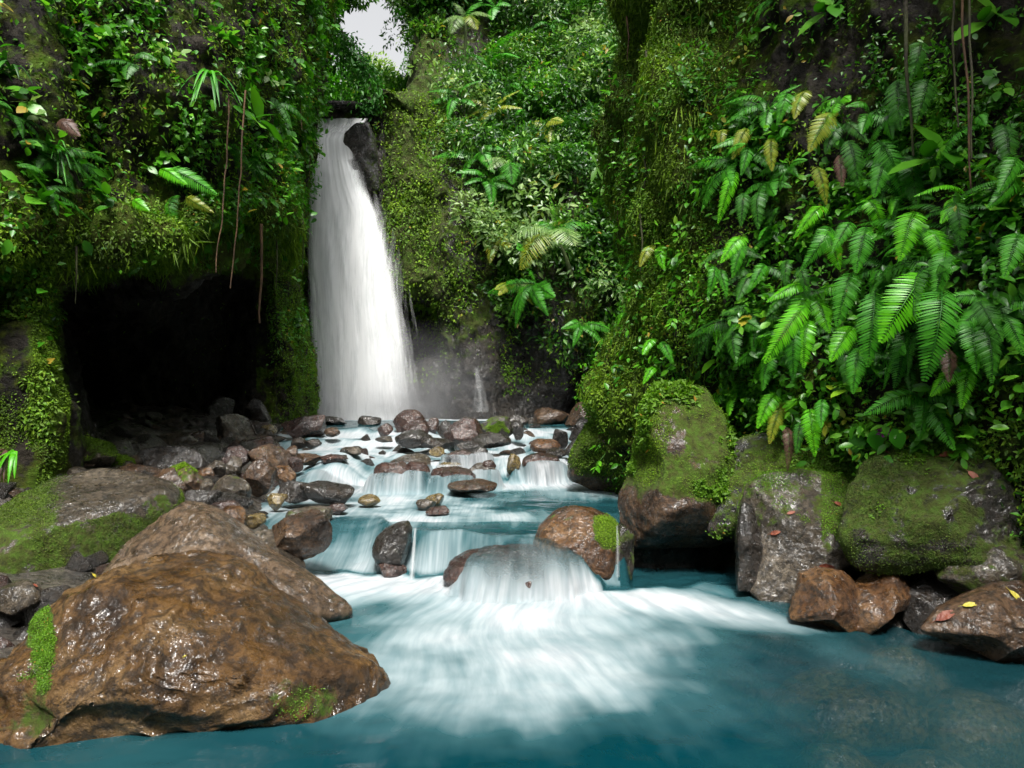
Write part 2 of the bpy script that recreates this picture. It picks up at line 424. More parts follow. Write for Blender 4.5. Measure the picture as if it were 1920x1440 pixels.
def moss_left(V, N):
    q = proj(V)
    m = 0.45 + 0.3 * ss(330, 420, q[:, 1]) * (1 - ss(500, 540, q[:, 1])) + 0.25 * (q[:, 0] < 130) * (q[:, 1] > 300)
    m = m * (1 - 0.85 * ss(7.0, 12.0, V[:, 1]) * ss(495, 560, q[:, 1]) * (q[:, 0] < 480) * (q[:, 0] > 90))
    return m * (V[:, 1] > 0)
def moss_right(V, N):
    q = proj(V)
    return 0.42 + 0.35 * (1 - ss(1270, 1450, q[:, 0] + 0.3 * (q[:, 1] - 200))) + 0.0 * N[:, 2]
def moss_back(V, N):
    q = proj(V)
    m = 0.5 - 0.3 * ss(600, 720, q[:, 1]) - 0.5 * (1 - ss(700, 730, q[:, 0])) + 0.35 * fbm(V * np.array([1.2, 1.2, .3]), 3, 6) * ss(450, 560, q[:, 1])
    return np.clip(m + 0.25 * (ss(700, 740, q[:, 0]) * (1 - ss(800, 850, q[:, 0]))) * (q[:, 1] < 560), 0, 1)
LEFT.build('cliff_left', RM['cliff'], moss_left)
RIGHT.build('cliff_right', RM['cliff'], moss_right)
BACK.build('cliff_back', RM['wetcliff'], moss_back)
B_L, B_R, B_B = LEFT.bvh(), RIGHT.bvh(), BACK.bvh()

def hit(p, q, trees=(B_L, B_R, B_B)):
    d = Vector(((p - 960) / F, 1.0, (HZ - q) / F)); o = Vector((0, 0, CH)); best = None
    for t in trees:
        loc, n, i, dist = t.ray_cast(o, d.normalized())
        if loc is not None and (best is None or dist < best[2]):
            if n.dot(d) > 0: n = -n
            best = (np.array(loc), np.array(n), dist)
    return best

# ------------------------------------------------------------------ river levels
def Yb0(x): return 5.66 - 0.05 * (1 - ss(-1.35, -1.0, x)) - 0.42 * ss(-0.5, 0.1, x) + 0.09 * np.sin(x * 4.1 + 1) + 0.05 * np.sin(x * 13 + 1)
def Yt(x): return 6.12 + 0.75 * (1 - ss(-1.35, -1.0, x)) - 0.42 * ss(-0.5, 0.1, x) + 0.12 * np.sin(x * 5 + 1) + 0.05 * np.sin(x * 11) + 1.0 * ss(0.85, 1.1, x)
def Yb(x): return 5.66 - 0.05 * (1 - ss(-1.35, -1.0, x)) - 0.42 * ss(-0.5, 0.1, x) + 0.09 * np.sin(x * 4.1 + 1) + 0.05 * np.sin(x * 13 + 1) + 1.0 * ss(0.85, 1.1, x)
def wz(x, Y):
    x = np.asarray(x, float); Y = np.asarray(Y, float)
    wob = 1.5 * fbm(np.stack([x * 0.9, Y * 0.6, 0 * x], -1), 3, 15) + 0.22 * np.sin(x * 4.3) + 0.12 * np.sin(x * 9.1 + Y)
    a = 0.30 * ss(0, 1, (Y - Yb(x)) / (Yt(x) - Yb(x)))
    b = 0.22 * ss(9.2, 10.3, Y + wob)
    c = 0.13 * ss(10.6, 12.1, Y + wob * 2)
    d = 0.15 * ss(12.3, 14.0, Y - wob)
    return a + b + c + d
def xl(Y): return np.interp(Y, [-9, 2, 3.5, 4.6, 5.7, 7, 10, 12, 14, 17, 19.5], [-4, -2.9, -2.1, -2.0, -1.9, -2.6, -3.2, -4.0, -4.7, -5.3, -5.6])
def xr(Y): return np.interp(Y, [-9, 2, 3.5, 4.0, 4.8, 5.4, 5.9, 6.3, 8, 10, 12, 14, 19.5], [5, 4.2, 3.5, 3.1, 2.15, 2.2, 2.3, 1.3, 1.5, 1.35, 1.7, 2.3, 4.5])
def gz(x, Y):                         # ground / river bed
    x = np.asarray(x, float); Y = np.asarray(Y, float)
    wl = wz(x, Y); L, Rr = xl(Y), xr(Y)
    inside = -0.35 * ss(0.0, 0.6, np.minimum(x - L, Rr - x))
    lb = np.clip(L - x, 0, None); rb = np.clip(x - Rr, 0, None)
    bank = 0.04 + 0.16 * np.minimum(lb, 3.5) + 0.35 * np.minimum(rb, 2.5)
    z = wl + np.where((x > L) & (x < Rr), inside, bank)
    return z + 0.05 * fbm(np.stack([x * 2.2, Y * 2.2, 0 * x], -1), 3, 71)

ys = np.concatenate([np.linspace(-30, -2, 15), np.linspace(-1.5, 21, 330), [24, 30]])
xs = np.concatenate([np.linspace(-30, -9, 10), np.linspace(-8, 8, 260), np.linspace(9, 30, 10)])
X_, Y_ = np.meshgrid(xs, ys, indexing='ij')
Vg = np.stack([X_, Y_, gz(X_, Y_)], -1)
gm = new_mesh('riverbed', Vg.reshape(-1, 3), grid_faces(len(xs), len(ys)), RM['bed'], True, {'moss': ('FLOAT', np.zeros(X_.size))})
link('riverbed', gm, kind='structure')

# ------------------------------------------------------------------ rocks
_ico = {}
def ico(sub):
    if sub not in _ico:
        import bmesh
        b = bmesh.new(); bmesh.ops.create_icosphere(b, subdivisions=sub, radius=1)
        V = np.array([v.co[:] for v in b.verts]); Fc = np.array([[v.index for v in f.verts] for f in b.faces]); b.free()
        _ico[sub] = (V, Fc)
    V, Fc = _ico[sub]
    return V.copy(), Fc

def clip_planes(V, seed, n, lo=0.45, hi=0.8, front=False, soft=0.85):
    r = np.random.RandomState(seed)
    for k in range(n):
        d = r.normal(size=3)
        if front: d[1] = -abs(d[1]) - 0.4; d[0] *= 0.8; d[2] *= 0.8
        d /= np.linalg.norm(d); h = r.uniform(lo, hi)
        e = np.clip(V @ d - h, 0, None)
        V = V - np.outer(e * soft, d)
    return V

def vnormals(V, Fc):
    n = np.zeros_like(V); fn = np.cross(V[Fc[:, 1]] - V[Fc[:, 0]], V[Fc[:, 2]] - V[Fc[:, 0]])
    for k in range(3): np.add.at(n, Fc[:, k], fn)
    return unit(n)

ROCKS = {}
def finish_rock(V, Fc, base, mat, label, name, mossfn, rough, seed, size, group=None, bumps=1.0, cat='rock'):
    N = vnormals(V, Fc)
    off = seed * 3.17
    d = fbm(V / size * 1.3 + off, 3, seed) * 0.06 * size * bumps + ridged(V / size * [1.5, 1.5, 3.0] + off, 4, seed + 5) * 0.020 * size * bumps * rough
    d = d + fbm(V / size * 7 + off, 5, seed + 9) * 0.013 * size * rough * (0.3 + 1.4 * ss(-.15, .25, fbm(V / size * 1.5 + off, 2, seed + 2)))
    V = V + N * d[:, None]
    N = vnormals(V, Fc)
    moss = mossfn(V, N) if mossfn else np.zeros(len(V))
    me = new_mesh(name, V - base, Fc, RM[mat], True, {'moss': ('FLOAT', moss)})
    o = link(name, me, base, label=label, cat=cat, group=group)
    return o, V, N, Fc, moss

def stone(x0, y0, x1, y1, z, mat, label, seed=None, ang=0.6, sub=5, moss=None, group=None, name='rock', tilt=0, sink=0.18, rough=1.0, Y=None):
    """one rock filling the photograph's box, standing on level z (its foot fixes the distance)"""
    seed = seed if seed is not None else int(x0 * 7 + y0)
    if Y is None: Y = (CH - z) * F / (y1 - HZ)
    wd, ht = (x1 - x0) / F * Y, (y1 - y0) / F * Y
    V, Fc = ico(sub)
    r = np.random.RandomState(seed)
    V = V * (1 + 0.18 * fbm(V * 1.1 + seed, 2, seed)[:, None])
    V = clip_planes(V, seed, 6 + int(10 * ang), 0.78 - 0.46 * ang, 0.96 - 0.22 * ang, False, 0.97)
    a = r.uniform(0, 6.3); ca, sa = math.cos(a), math.sin(a)
    V = V @ np.array([[ca, -sa, 0], [sa, ca, 0], [0, 0, 1]])
    if tilt:
        t = math.radians(tilt); V = V @ np.array([[math.cos(t), 0, math.sin(t)], [0, 1, 0], [-math.sin(t), 0, math.cos(t)]])
    V[:, 1] += V[:, 2] * 0.15
    lo, hi = V.min(0), V.max(0); V = (V - lo) / (hi - lo)
    H = ht * (1 + sink)
    dep = min(max(wd * 0.75, ht * 0.8), wd * 1.1)
    V = (V - [0.5, 0.5, 0]) * [wd, dep, H] + [((x0 + x1) / 2 - 960) / F * Y, Y + dep * 0.15, CH + (HZ - y1) / F * Y - ht * sink]
    base = np.array([((x0 + x1) / 2 - 960) / F * Y, Y + dep * 0.15, CH + (HZ - y1) / F * Y])
    mf = None
    if moss is not None:
        mf = lambda v, n: np.clip(moss * (0.35 + 0.75 * ss(-0.3, 0.6, n[:, 2])), 0, 1)
    return finish_rock(V, Fc, base, mat, label, name, mf, rough, seed, max(wd, H) * 0.55, group)

def pip_radius(poly, c, th):
    """distance from c to polygon edge along angle th"""
    poly = np.array(poly, float); r = np.zeros(len(th)); D = np.stack([np.cos(th), np.sin(th)], -1)
    for a, b in zip(poly, np.roll(poly, -1, 0)):
        e = b - a; den = D[:, 0] * e[1] - D[:, 1] * e[0]
        den = np.where(np.abs(den) < 1e-9, 1e-9, den)
        t = ((a[0] - c[0]) * e[1] - (a[1] - c[1]) * e[0]) / den
        u = ((a[0] - c[0]) * D[:, 1] - (a[1] - c[1]) * D[:, 0]) / den
        r = np.where((t > 0) & (u >= 0) & (u <= 1) & (t > r), t, r)
    return r

def boulder(poly, Y, dep, mat, label, seed, planes=(), shear=0.5, sub=6, moss=None, name='boulder', rough=1.0, nclip=0, smooth_r=0.05, bumps=0.6, pw=2.0, z0=-0.1, extra=None):
    """big rock whose outline stands on a leaning plane at its own distance, rounded in depth; planes=(nx,ny,nz,h) cut facets"""
    P2 = []
    for p, q in poly:
        k = (HZ - q) / F
        z = (CH + k * (Y - z0 * shear)) / (1 - k * shear); P2.append([(p - 960) / F * (Y + (z - z0) * shear), z])
    P2 = np.array(P2)
    lo, hi = P2.min(0), P2.max(0); c = (lo + hi) / 2
    V, Fc = ico(sub)
    if nclip: V = clip_planes(V, seed, nclip, 0.5, 0.82, True, 0.96)
    th = np.arctan2(V[:, 2], V[:, 0]); rr = np.hypot(V[:, 0], V[:, 2])
    tt = np.linspace(-math.pi, math.pi, 721)
    rad = pip_radius(P2, c, tt)
    k = max(1, int(smooth_r * 100)); ker = np.hanning(2 * k + 3)[1:-1]; ker /= ker.sum()
    rp = np.concatenate([rad[:-1]] * 3); rp = np.convolve(rp, ker, 'same')[720:1441]
    Rad = np.interp(th, tt, rp)
    rr2 = np.power(np.clip(rr, 0, 1), 2.0 / pw)
    W = np.stack([Rad * rr2 * np.cos(th), V[:, 1] * dep, Rad * rr2 * np.sin(th)], -1)
    hw, hh = (hi - lo) / 2
    for (nx, ny, nz, h) in planes:
        d = np.array([nx, ny, nz], float); d /= np.linalg.norm(d)
        hx = h * math.sqrt((hw * d[0]) ** 2 + (dep * d[1]) ** 2 + (hh * d[2]) ** 2)
        e = np.clip(W @ d - hx, 0, None); W = W - np.outer(e * 0.85, d)
    W += [c[0], Y, c[1]]
    W[:, 1] += (W[:, 2] - z0) * shear
    if extra is not None: W = W + vnormals(W, Fc) * extra(W)[:, None]
    base = np.array([c[0], Y, max(lo[1], -0.05)])
    return finish_rock(W, Fc, base, mat, label, name, moss, rough, seed, float(max(hi - lo)) * 0.5, None, bumps, 'boulder')

# ------------------------------------------------------------------ leaves
def leaves(P, T, N, L, Wd, hi=False, fold=0.25, droop=0.25):
    """vectorised leaf blades; returns verts, faces(list)"""
    n = len(P); T = unit(T); B = unit(np.cross(N, T)); N = unit(np.cross(T, B))
    L = np.broadcast_to(L, (n,))[:, None]; Wd = np.broadcast_to(Wd, (n,))[:, None]
    if not hi:
        mid = P + T * L * 0.42
        v = np.stack([P, mid + B * Wd * .5 + N * Wd * fold * .6, P + T * L - N * L * droop * .5, mid - B * Wd * .5 + N * Wd * fold * .6], 1)
        f = np.array([[0, 1, 2], [0, 2, 3]])
    else:
        def c(t, s): return P + T * L * t + B * Wd * s - N * L * droop * t * t + N * Wd * abs(s) * fold
        v = np.stack([c(0, 0), c(.2, .36), c(.2, 0), c(.2, -.36), c(.5, .5), c(.5, 0), c(.5, -.5), c(.8, .3), c(.8, 0), c(.8, -.3), c(1, 0)], 1)
        f = np.array([[0, 2, 1], [0, 3, 2], [1, 2, 5], [1, 5, 4], [2, 3, 6], [2, 6, 5], [4, 5, 8], [4, 8, 7], [5, 6, 9], [5, 9, 8], [7, 8, 10], [8, 9, 10]])
    m = v.shape[1]
    faces = (f[None] + (np.arange(n) * m)[:, None, None]).reshape(-1, 3)
    return v.reshape(-1, 3), faces, m

def tube_np(pts, r0, r1, sides=5):
    pts = np.array(pts, float); n = len(pts)
    T = unit(np.gradient(pts, axis=0)); up = np.array([0, 0, 1.0]) if abs(T[0][2]) < .9 else np.array([0, 1.0, 0])
    A = unit(np.cross(T, up)); B = np.cross(T, A)
    rr = np.linspace(r0, r1, n)[:, None, None]
    a = np.linspace(0, 2 * math.pi, sides, endpoint=False)
    V = pts[:, None] + rr * (np.cos(a)[None, :, None] * A[:, None] + np.sin(a)[None, :, None] * B[:, None])
    i, j = np.meshgrid(np.arange(n - 1), np.arange(sides), indexing='ij')
    f = np.stack([i * sides + j, i * sides + (j + 1) % sides, (i + 1) * sides + (j + 1) % sides, (i + 1) * sides + j], -1).reshape(-1, 4)
    return V.reshape(-1, 3), f

def scatter_stuff(name, label, mat, surf, n, L, dens, seed, up=0.5, rnd=0.7, asp=0.5, hi=False, lift=0.02, kind='stuff', down=0.0, cat='plants', varf=None, margin=450):
    P, N, q = surf.sample(n, dens, seed, margin if surf is not BACK else 60)
    return stuff_from(name, label, mat, P, N, L, seed, up, rnd, asp, hi, lift, kind, down, cat, varf)

def stuff_from(name, label, mat, P, N, L, seed, up=0.5, rnd=0.7, asp=0.5, hi=False, lift=0.02, kind='stuff', down=0.0, cat='plants', varf=None, parent=None, base=None):
    r = np.random.RandomState(seed + 100); n = len(P)
    LN = unit(N + [0, 0, up] + r.normal(size=(n, 3)) * rnd * 0.5)
    T = unit(r.normal(size=(n, 3)) * rnd + N * 0.6 - np.array([0, 0, down]))
    Ls = L * (0.6 + 0.8 * r.rand(n))
    V, Fc, m = leaves(P + N * (lift * r.rand(n))[:, None], T, LN, Ls, Ls * asp, hi)
    cl = fbm(P * 1.7, 3, seed) * 0.45
    var = np.clip(0.45 + cl + (r.rand(n) - .5) * .5, 0, 0.95)
    if varf is not None: var = varf(P, var, r)
    var = np.where(r.rand(n) < 0.012, 1.0, var)
    if base is not None: V = V - base
    me = new_mesh(name, V, Fc, mat, False, {'var': ('FLOAT', np.repeat(var, m))})
    return link(name, me, base if (base is not None and parent is None) else (0, 0, 0), parent=parent, label=label, cat=(cat if parent is None else None), kind=kind)
def moss_part(rk, n, L, mat='moss', seed=1, name='moss', thr=0.35, asp=0.5):
    o, V, N, Fc, moss = rk
    tri = V[Fc]; ar = np.linalg.norm(np.cross(tri[:, 1] - tri[:, 0], tri[:, 2] - tri[:, 0]), axis=1)
    mm = moss[Fc].mean(1); ctr = tri.mean(1)
    nz = fbm(ctr * 2.5 + seed, 4, seed)
    wt = ar * np.clip(mm + nz * 0.8 - thr, 0, 1) * (ctr[:, 2] > wz(ctr[:, 0], ctr[:, 1]) + 0.02)
    wt *= ((N[Fc[:, 0]] * unit(np.array([0, 0, CH]) - ctr)).sum(1) > -0.3)
    if wt.sum() <= 0: return
    r = np.random.RandomState(seed); i = r.choice(len(wt), n, p=wt / wt.sum())
    a, b = r.rand(n, 1), r.rand(n, 1); fl = (a + b) > 1; a = np.where(fl, 1 - a, a); b = np.where(fl, 1 - b, b)
    P = tri[i, 0] + a * (tri[i, 1] - tri[i, 0]) + b * (tri[i, 2] - tri[i, 0])
    c = stuff_from(name, None, LM[mat], P, N[Fc[i, 0]], L, seed, 0.4, 0.8, asp, False, L * 0.6, None, 0.1, '', None, o, np.array(o.location))
    return c

# ---- the big ones
def mfn(f): return f
def crumple(W):
    q = proj(W); left = 1 - ss(380, 520, q[:, 0] + 0.25 * (q[:, 1] - 1200)); low = ss(1150, 1210, q[:, 1]) * ss(1420, 1330, q[:, 1] + 0 * q[:, 0])
    wp = W + 0.12 * np.stack([fbm(W * 3 + k * 7, 3, 40 + k) for k in range(3)], -1)
    cr = ridged(wp * [5, 5, 8], 5, 61); cr = np.sign(cr) * np.abs(cr) ** 1.4; big = ridged(wp * [1.6, 1.6, 3.4] + 2.2, 3, 63); t_ = np.floor(big * 2.5) + ss(0.25, 1.0, big * 2.5 - np.floor(big * 2.5)); big = .5 * big + .5 * t_ / 2.5
    m = np.clip(0.25 + 0.9 * np.maximum(left, ss(1180, 1260, q[:, 1])), 0, 1)
    return m * (cr * 0.030 + big * 0.065) - 0.05 * ss(1290, 1340, q[:, 1] - 0.10 * q[:, 0])
hero = boulder([(-150, 1330), (-60, 1290), (0, 1262), (50, 1225), (68, 1180), (90, 1140), (130, 1120), (200, 1092), (280, 1072), (350, 1068), (415, 1080), (470, 1112),
                (520, 1146), (570, 1178), (620, 1212), (662, 1248), (697, 1288), (704, 1308), (690, 1345), (600, 1375), (300, 1400), (0, 1420), (-150, 1400)],
               3.42, 0.66, 'hero', 'huge wet brown and ochre boulder in the bottom left corner of the pool', 11,
               [(0.5, -0.45, 0.85, .74), (-0.25, -0.75, 0.65, .78), (-0.45, -0.9, 0.05, .80), (0.25, -0.8, -0.45, .74), (-0.8, -0.3, 0.5, .8), (0.7, -0.7, 0.0, .86)], 0.55, 7,
               lambda v, n: np.clip(blob(v, 80, 1195, 28, 85) + 0.5 * blob(v, 560, 1310, 80, 45) + 0.42 * blob(v, 20, 1340, 90, 90), 0, 1),
               rough=1.5, bumps=0.7, z0=-0.1, smooth_r=0.02, extra=crumple)
moss_part(hero, 9000, 0.008, 'mossb', 4, thr=0.5)
ang = boulder([(150, 1130), (200, 1070), (250, 1010), (300, 968), (345, 948), (375, 955), (425, 985), (455, 1015), (495, 1040), (560, 1075), (620, 1120), (662, 1150),
               (667, 1165), (640, 1185), (560, 1205), (400, 1230), (250, 1230)], 4.45, 0.45, 'tan',
              'angular wet brown boulder with a pale rough ridge behind the huge ochre boulder', 23,
              [(0.55, -0.75, 0.2, .7), (-0.3, -0.7, 0.6, .72), (0.0, -0.45, 0.9, .85), (0.8, -0.3, 0.3, .85)], 0.6, 6,
              lambda v, n: 0.3 * ss(560, 640, proj(v)[:, 0]), rough=2.0, nclip=5, z0=-0.1)
mossy = boulder([(-160, 1130), (-100, 1050), (-30, 1000), (0, 985), (60, 930), (110, 897), (170, 884), (240, 890), (300, 905), (322, 930), (326, 955), (300, 990), (250, 1040),
                 (190, 1090), (100, 1130), (-50, 1160)], 5.3, 0.8, 'grey', 'big rounded boulder with thick moss on its sides and a bare shiny top', 31,
                [(0.1, -0.35, 0.95, .8), (0.75, -0.6, -0.1, .75), (-0.3, -0.9, 0.1, .85)], 0.55, 6,
                lambda v, n: np.clip(0.66 - 1.3 * ss(0.25, 0.95, n[:, 2] + 1.1 * fbm(v * 3.0, 4, 7)) * ss(60, 220, proj(v)[:, 0]), 0, 1), rough=1.0, z0=-0.1, bumps=0.6)
moss_part(mossy, 26000, 0.011, 'mossd', 5, thr=0.55)
rb = boulder([(1001, 1018), (1010, 985), (1045, 955), (1075, 948), (1110, 952), (1145, 968), (1160, 985), (1166, 1010), (1156, 1050), (1150, 1085), (1090, 1090), (1040, 1068), (1005, 1040)],
             5.45, 0.36, 'orange', 'rounded golden brown boulder with a tuft of moss at the right of the lower cascade', 37,
             [(-0.2, -0.6, 0.75, .8), (0.1, -0.9, -0.2, .82)], 0.45, 6,
             lambda v, n: np.clip(blob(v, 1140, 1000, 30, 42) + 0.3 * blob(v, 1070, 965, 50, 18), 0, 1), rough=1.3, z0=0.0)
moss_part(rb, 5000, 0.010, 'moss', 6, thr=0.55)
cen = boulder([(698, 1025), (706, 1005), (722, 990), (745, 979), (765, 977), (773, 990), (772, 1010), (766, 1035), (758, 1060), (730, 1066), (705, 1055), (698, 1040)],
              5.72, 0.2, 'dark', 'upright dark brown rock splitting the lower cascade in the middle of the stream', 41,
              [(-0.6, -0.6, 0.5, .75), (0.3, -0.9, 0.0, .75)], 0.2, 5, lambda v, n: 0.2 + 0 * v[:, 0], rough=1.0, z0=0.0)
flat = boulder([(830, 1080), (845, 1052), (880, 1036), (930, 1030), (1000, 1026), (1050, 1036), (1095, 1058), (1118, 1080), (1120, 1110), (1050, 1125), (920, 1120), (850, 1100)],
               5.3, 0.34, 'red', 'broad flat maroon rock washed over by the lower cascade', 43, [(0, -0.5, 0.85, .8)], 0.5, 6, None, rough=1.8, z0=0.0)
slope = boulder([(1070, 895), (1078, 850), (1100, 805), (1140, 755), (1160, 700), (1210, 690), (1240, 760), (1235, 900), (1200, 960), (1160, 945), (1110, 925)],
                8.3, 0.75, 'brown', 'sloping green mossy boulder dipping into the turquoise middle pool', 47,
                [(-0.7, -0.6, 0.35, .75), (0.0, -0.9, 0.1, .85)], 0.35, 6,
                lambda v, n: np.clip((0.85 - .4 * blob(v, 1145, 820, 30, 25)) * (1 - .8 * ss(850, 925, proj(v)[:, 1] + 40 * fbm(v * 3, 3, 9))), 0, 1), rough=1.6, z0=0.2, nclip=3, bumps=1.0)
moss_part(slope, 22000, 0.022, 'moss', 7, thr=0.3)
mb = boulder([(1148, 975), (1158, 930), (1178, 870), (1196, 800), (1212, 745), (1232, 722), (1275, 715), (1325, 730), (1352, 780), (1366, 830), (1384, 880), (1394, 930),
              (1393, 975), (1386, 1020), (1345, 1040), (1290, 1045), (1220, 1042), (1175, 1022), (1155, 1000)], 5.75, 0.55, 'brown',
             'large brown boulder with a bright green mossy back hanging over the dark water gap', 53,
             [(0.15, -0.9, 0.35, .72), (-0.6, -0.7, 0.2, .75), (0.5, -0.75, -0.3, .74), (0.0, -0.55, -0.8, .7), (-0.25, -0.85, -0.3, .76)], 0.35, 6,
             lambda v, n: np.clip((0.9 - 0.35 * blob(v, 1255, 800, 40, 50) - .3 * blob(v, 1300, 850, 60, 40, 3)) * (1 - ss(895, 955, proj(v)[:, 1] - 0.12 * (proj(v)[:, 0] - 1150) + 40 * fbm(v * 4, 3, 8))), 0, 1), rough=1.6, z0=0.25, bumps=1.1, nclip=3, smooth_r=.03)
moss_part(mb, 22000, 0.011, 'moss', 8, thr=0.6)
moss_part(mb, 9000, 0.018, 'mossb', 28, name='moss', thr=0.9, asp=0.7)
bank = boulder([(1330, 1010), (1338, 900), (1350, 840), (1400, 810), (1480, 800), (1580, 805), (1660, 800), (1700, 850), (1710, 1000), (1600, 1020), (1450, 1020)],
               5.45, 0.35, 'dark', 'dark mossy bank of rock filling the gap behind the tall grey rock', 57, (), 0.3, 6, lambda v, n: np.clip(.6 + .6 * fbm(v * 2.2, 3, 14), 0, 1), nclip=6, rough=2.0, z0=0.2, bumps=1.2)
moss_part(bank, 16000, 0.013, 'moss', 13, thr=0.4)
moss_part(bank, 5000, 0.024, 'mossb', 33, name='clubmoss', thr=0.7, asp=0.6)
cc = boulder([(1384, 1085), (1386, 1010), (1392, 950), (1408, 908), (1440, 888), (1500, 880), (1570, 890), (1605, 925), (1612, 985), (1590, 1045), (1545, 1075), (1500, 1110),
              (1490, 1150), (1420, 1130)], 4.95, 0.42, 'grey', 'tall grey brown rock with red fallen leaves lying on it at the right bank', 59,
             [(0.1, -0.8, 0.5, .75), (-0.75, -0.6, 0.1, .75), (0.3, -0.9, -0.2, .78)], 0.4, 6,
             lambda v, n: np.clip(0.42 - 0.4 * ss(960, 1060, proj(v)[:, 1]) + .25 * (proj(v)[:, 0] > 1540), 0, 1), rough=1.5, z0=-0.1, nclip=4)
moss_part(mb, 1500, 0.045, 'mossb', 29, name='clubmoss', thr=1.0, asp=0.5)
moss_part(cc, 7000, 0.011, 'mossb', 9, thr=0.5)
dd = boulder([(1590, 1010), (1600, 930), (1630, 860), (1680, 830), (1780, 826), (1880, 840), (1960, 850), (2080, 880), (2080, 1040), (1960, 1060), (1850, 1062), (1750, 1055), (1690, 1075), (1620, 1070)],
             4.45, 0.5, 'dark', 'long mossy rock ledge below the ferns at the right edge', 61,
             [(0.0, -0.9, 0.4, .75), (-0.4, -0.8, -0.4, .75), (0.4, -0.8, -0.4, .75)], 0.3, 6,
             lambda v, n: np.clip(0.58 + .6 * fbm(v * 2.2, 3, 4), 0, 1), rough=2.2, z0=0.2, nclip=9, bumps=1.1)
moss_part(dd, 24000, 0.010, 'mossd', 10, thr=0.5)
moss_part(dd, 5000, 0.020, 'mossb', 30, thr=0.75, asp=0.7)
def _cut(seed): return dict(nclip=12, rough=1.2, sub=6, z0=-0.15, bumps=0.3)
boulder([(1485, 1165), (1500, 1110), (1505, 1078), (1535, 1065), (1580, 1070), (1608, 1090), (1612, 1140), (1600, 1178), (1570, 1185)], 4.4, 0.25, 'orange',
        'wedge shaped reddish brown wet rock at the waterline, left of its twin', 63, [(0.6, -0.7, 0.3, .6), (-0.6, -0.7, 0.2, .6)], 0.4, **_cut(1))
boulder([(1600, 1180), (1605, 1130), (1612, 1100), (1650, 1070), (1700, 1062), (1706, 1090), (1700, 1130), (1680, 1165), (1650, 1190), (1615, 1195)], 4.35, 0.25, 'orange',
        'split reddish brown wet rock at the waterline, right of its twin', 65, [(0.5, -0.7, 0.4, .6), (-0.6, -0.6, 0.2, .65)], 0.4, **_cut(2))
r1 = boulder([(1765, 1090), (1780, 1050), (1820, 1022), (1870, 1015), (1925, 1010), (1960, 1050), (1930, 1100), (1870, 1125), (1820, 1130), (1790, 1110)], 4.15, 0.28, 'grey',
        'grey rock with mossy streaks jutting out at the right edge above the last wet rock', 67, [(0.3, -0.7, 0.6, .65)], 0.35, 5, lambda v, n: 0.45 + 0 * v[:, 0], nclip=7, rough=1.4)
boulder([(1735, 1195), (1770, 1150), (1830, 1120), (1900, 1095), (1990, 1090), (2010, 1200), (1960, 1250), (1890, 1245), (1800, 1225)], 3.85, 0.28, 'brown',
        'faceted brown rock at the lower right edge with yellow leaves lying on it', 69, [(0.5, -0.6, 0.5, .6), (-0.5, -0.8, -0.1, .65)], 0.35, **_cut(3))
boulder([(1700, 1170), (1705, 1110), (1740, 1075), (1790, 1085), (1800, 1130), (1770, 1190), (1720, 1195)], 4.35, 0.2, 'dark',
        'small black wet rock wedged between the brown rocks on the right bank', 71, (), 0.3, **_cut(4))
boulder([(1600, 1090), (1640, 1040), (1700, 1030), (1760, 1045), (1790, 1080), (1760, 1110), (1690, 1120), (1620, 1115)], 4.75, 0.3, 'dark',
        'dark wet rock shelf scattered with tiny yellow leaves under the mossy ledge', 73, [(0, -0.3, 0.95, .6)], 0.5, **_cut(5))
boulder([(1128, 1095), (1135, 1040), (1145, 995), (1166, 980), (1190, 1000), (1190, 1050), (1182, 1095)], 5.45, 0.16, 'dark',
        'narrow wet rock fin beside the thin trickle of water', 75, (), 0.2, nclip=3, sub=4, moss=lambda v, n: 0.4 + 0 * v[:, 0])
boulder([(1380, 1110), (1383, 1000), (1392, 940), (1412, 950), (1425, 1010), (1428, 1110)], 4.95, 0.12, 'dark',
        'dark upright water worn slab at the right end of the water gap', 77, (), 0.2, nclip=3, sub=5)
lp = boulder([(-90, 1000), (-90, 800), (-60, 700), (-20, 640), (30, 600), (66, 610), (84, 680), (100, 740), (106, 800), (100, 860), (85, 920), (60, 960), (0, 1010)], 6.6, 0.5, 'cliff',
             'dark stone pillar with a mossy edge at the left end of the cave', 79, [(0.3, -0.9, 0.2, .7)], 0.1, 6,
             lambda v, n: np.clip(0.42 + 0.6 * ss(40, 90, proj(v)[:, 0]), 0, 1), rough=2.0, z0=0.2, nclip=5, bumps=1.2)
moss_part(lp, 22000, 0.02, 'moss', 12, thr=0.35)

boulder([(640, 290), (648, 250), (668, 232), (692, 230), (704, 262), (708, 300), (712, 360), (690, 350), (665, 325)], 18.0, 0.3, 'dark',
        'black glistening rock beside the lip of the waterfall, washed by spray', 76, (), 0.1, moss=lambda v, n: 0.4 * ss(660, 700, proj(v)[:, 0]), nclip=5, sub=5, z0=6.5, rough=2.0)
boulder([(1160, 1110), (1165, 1040), (1180, 1000), (1300, 985), (1400, 990), (1430, 1060), (1430, 1110)], 6.15, 0.2, 'dark',
        'black rock wall deep inside the water gap under the bright mossy boulder', 78, (), 0.1, nclip=6, sub=5, z0=-0.1)
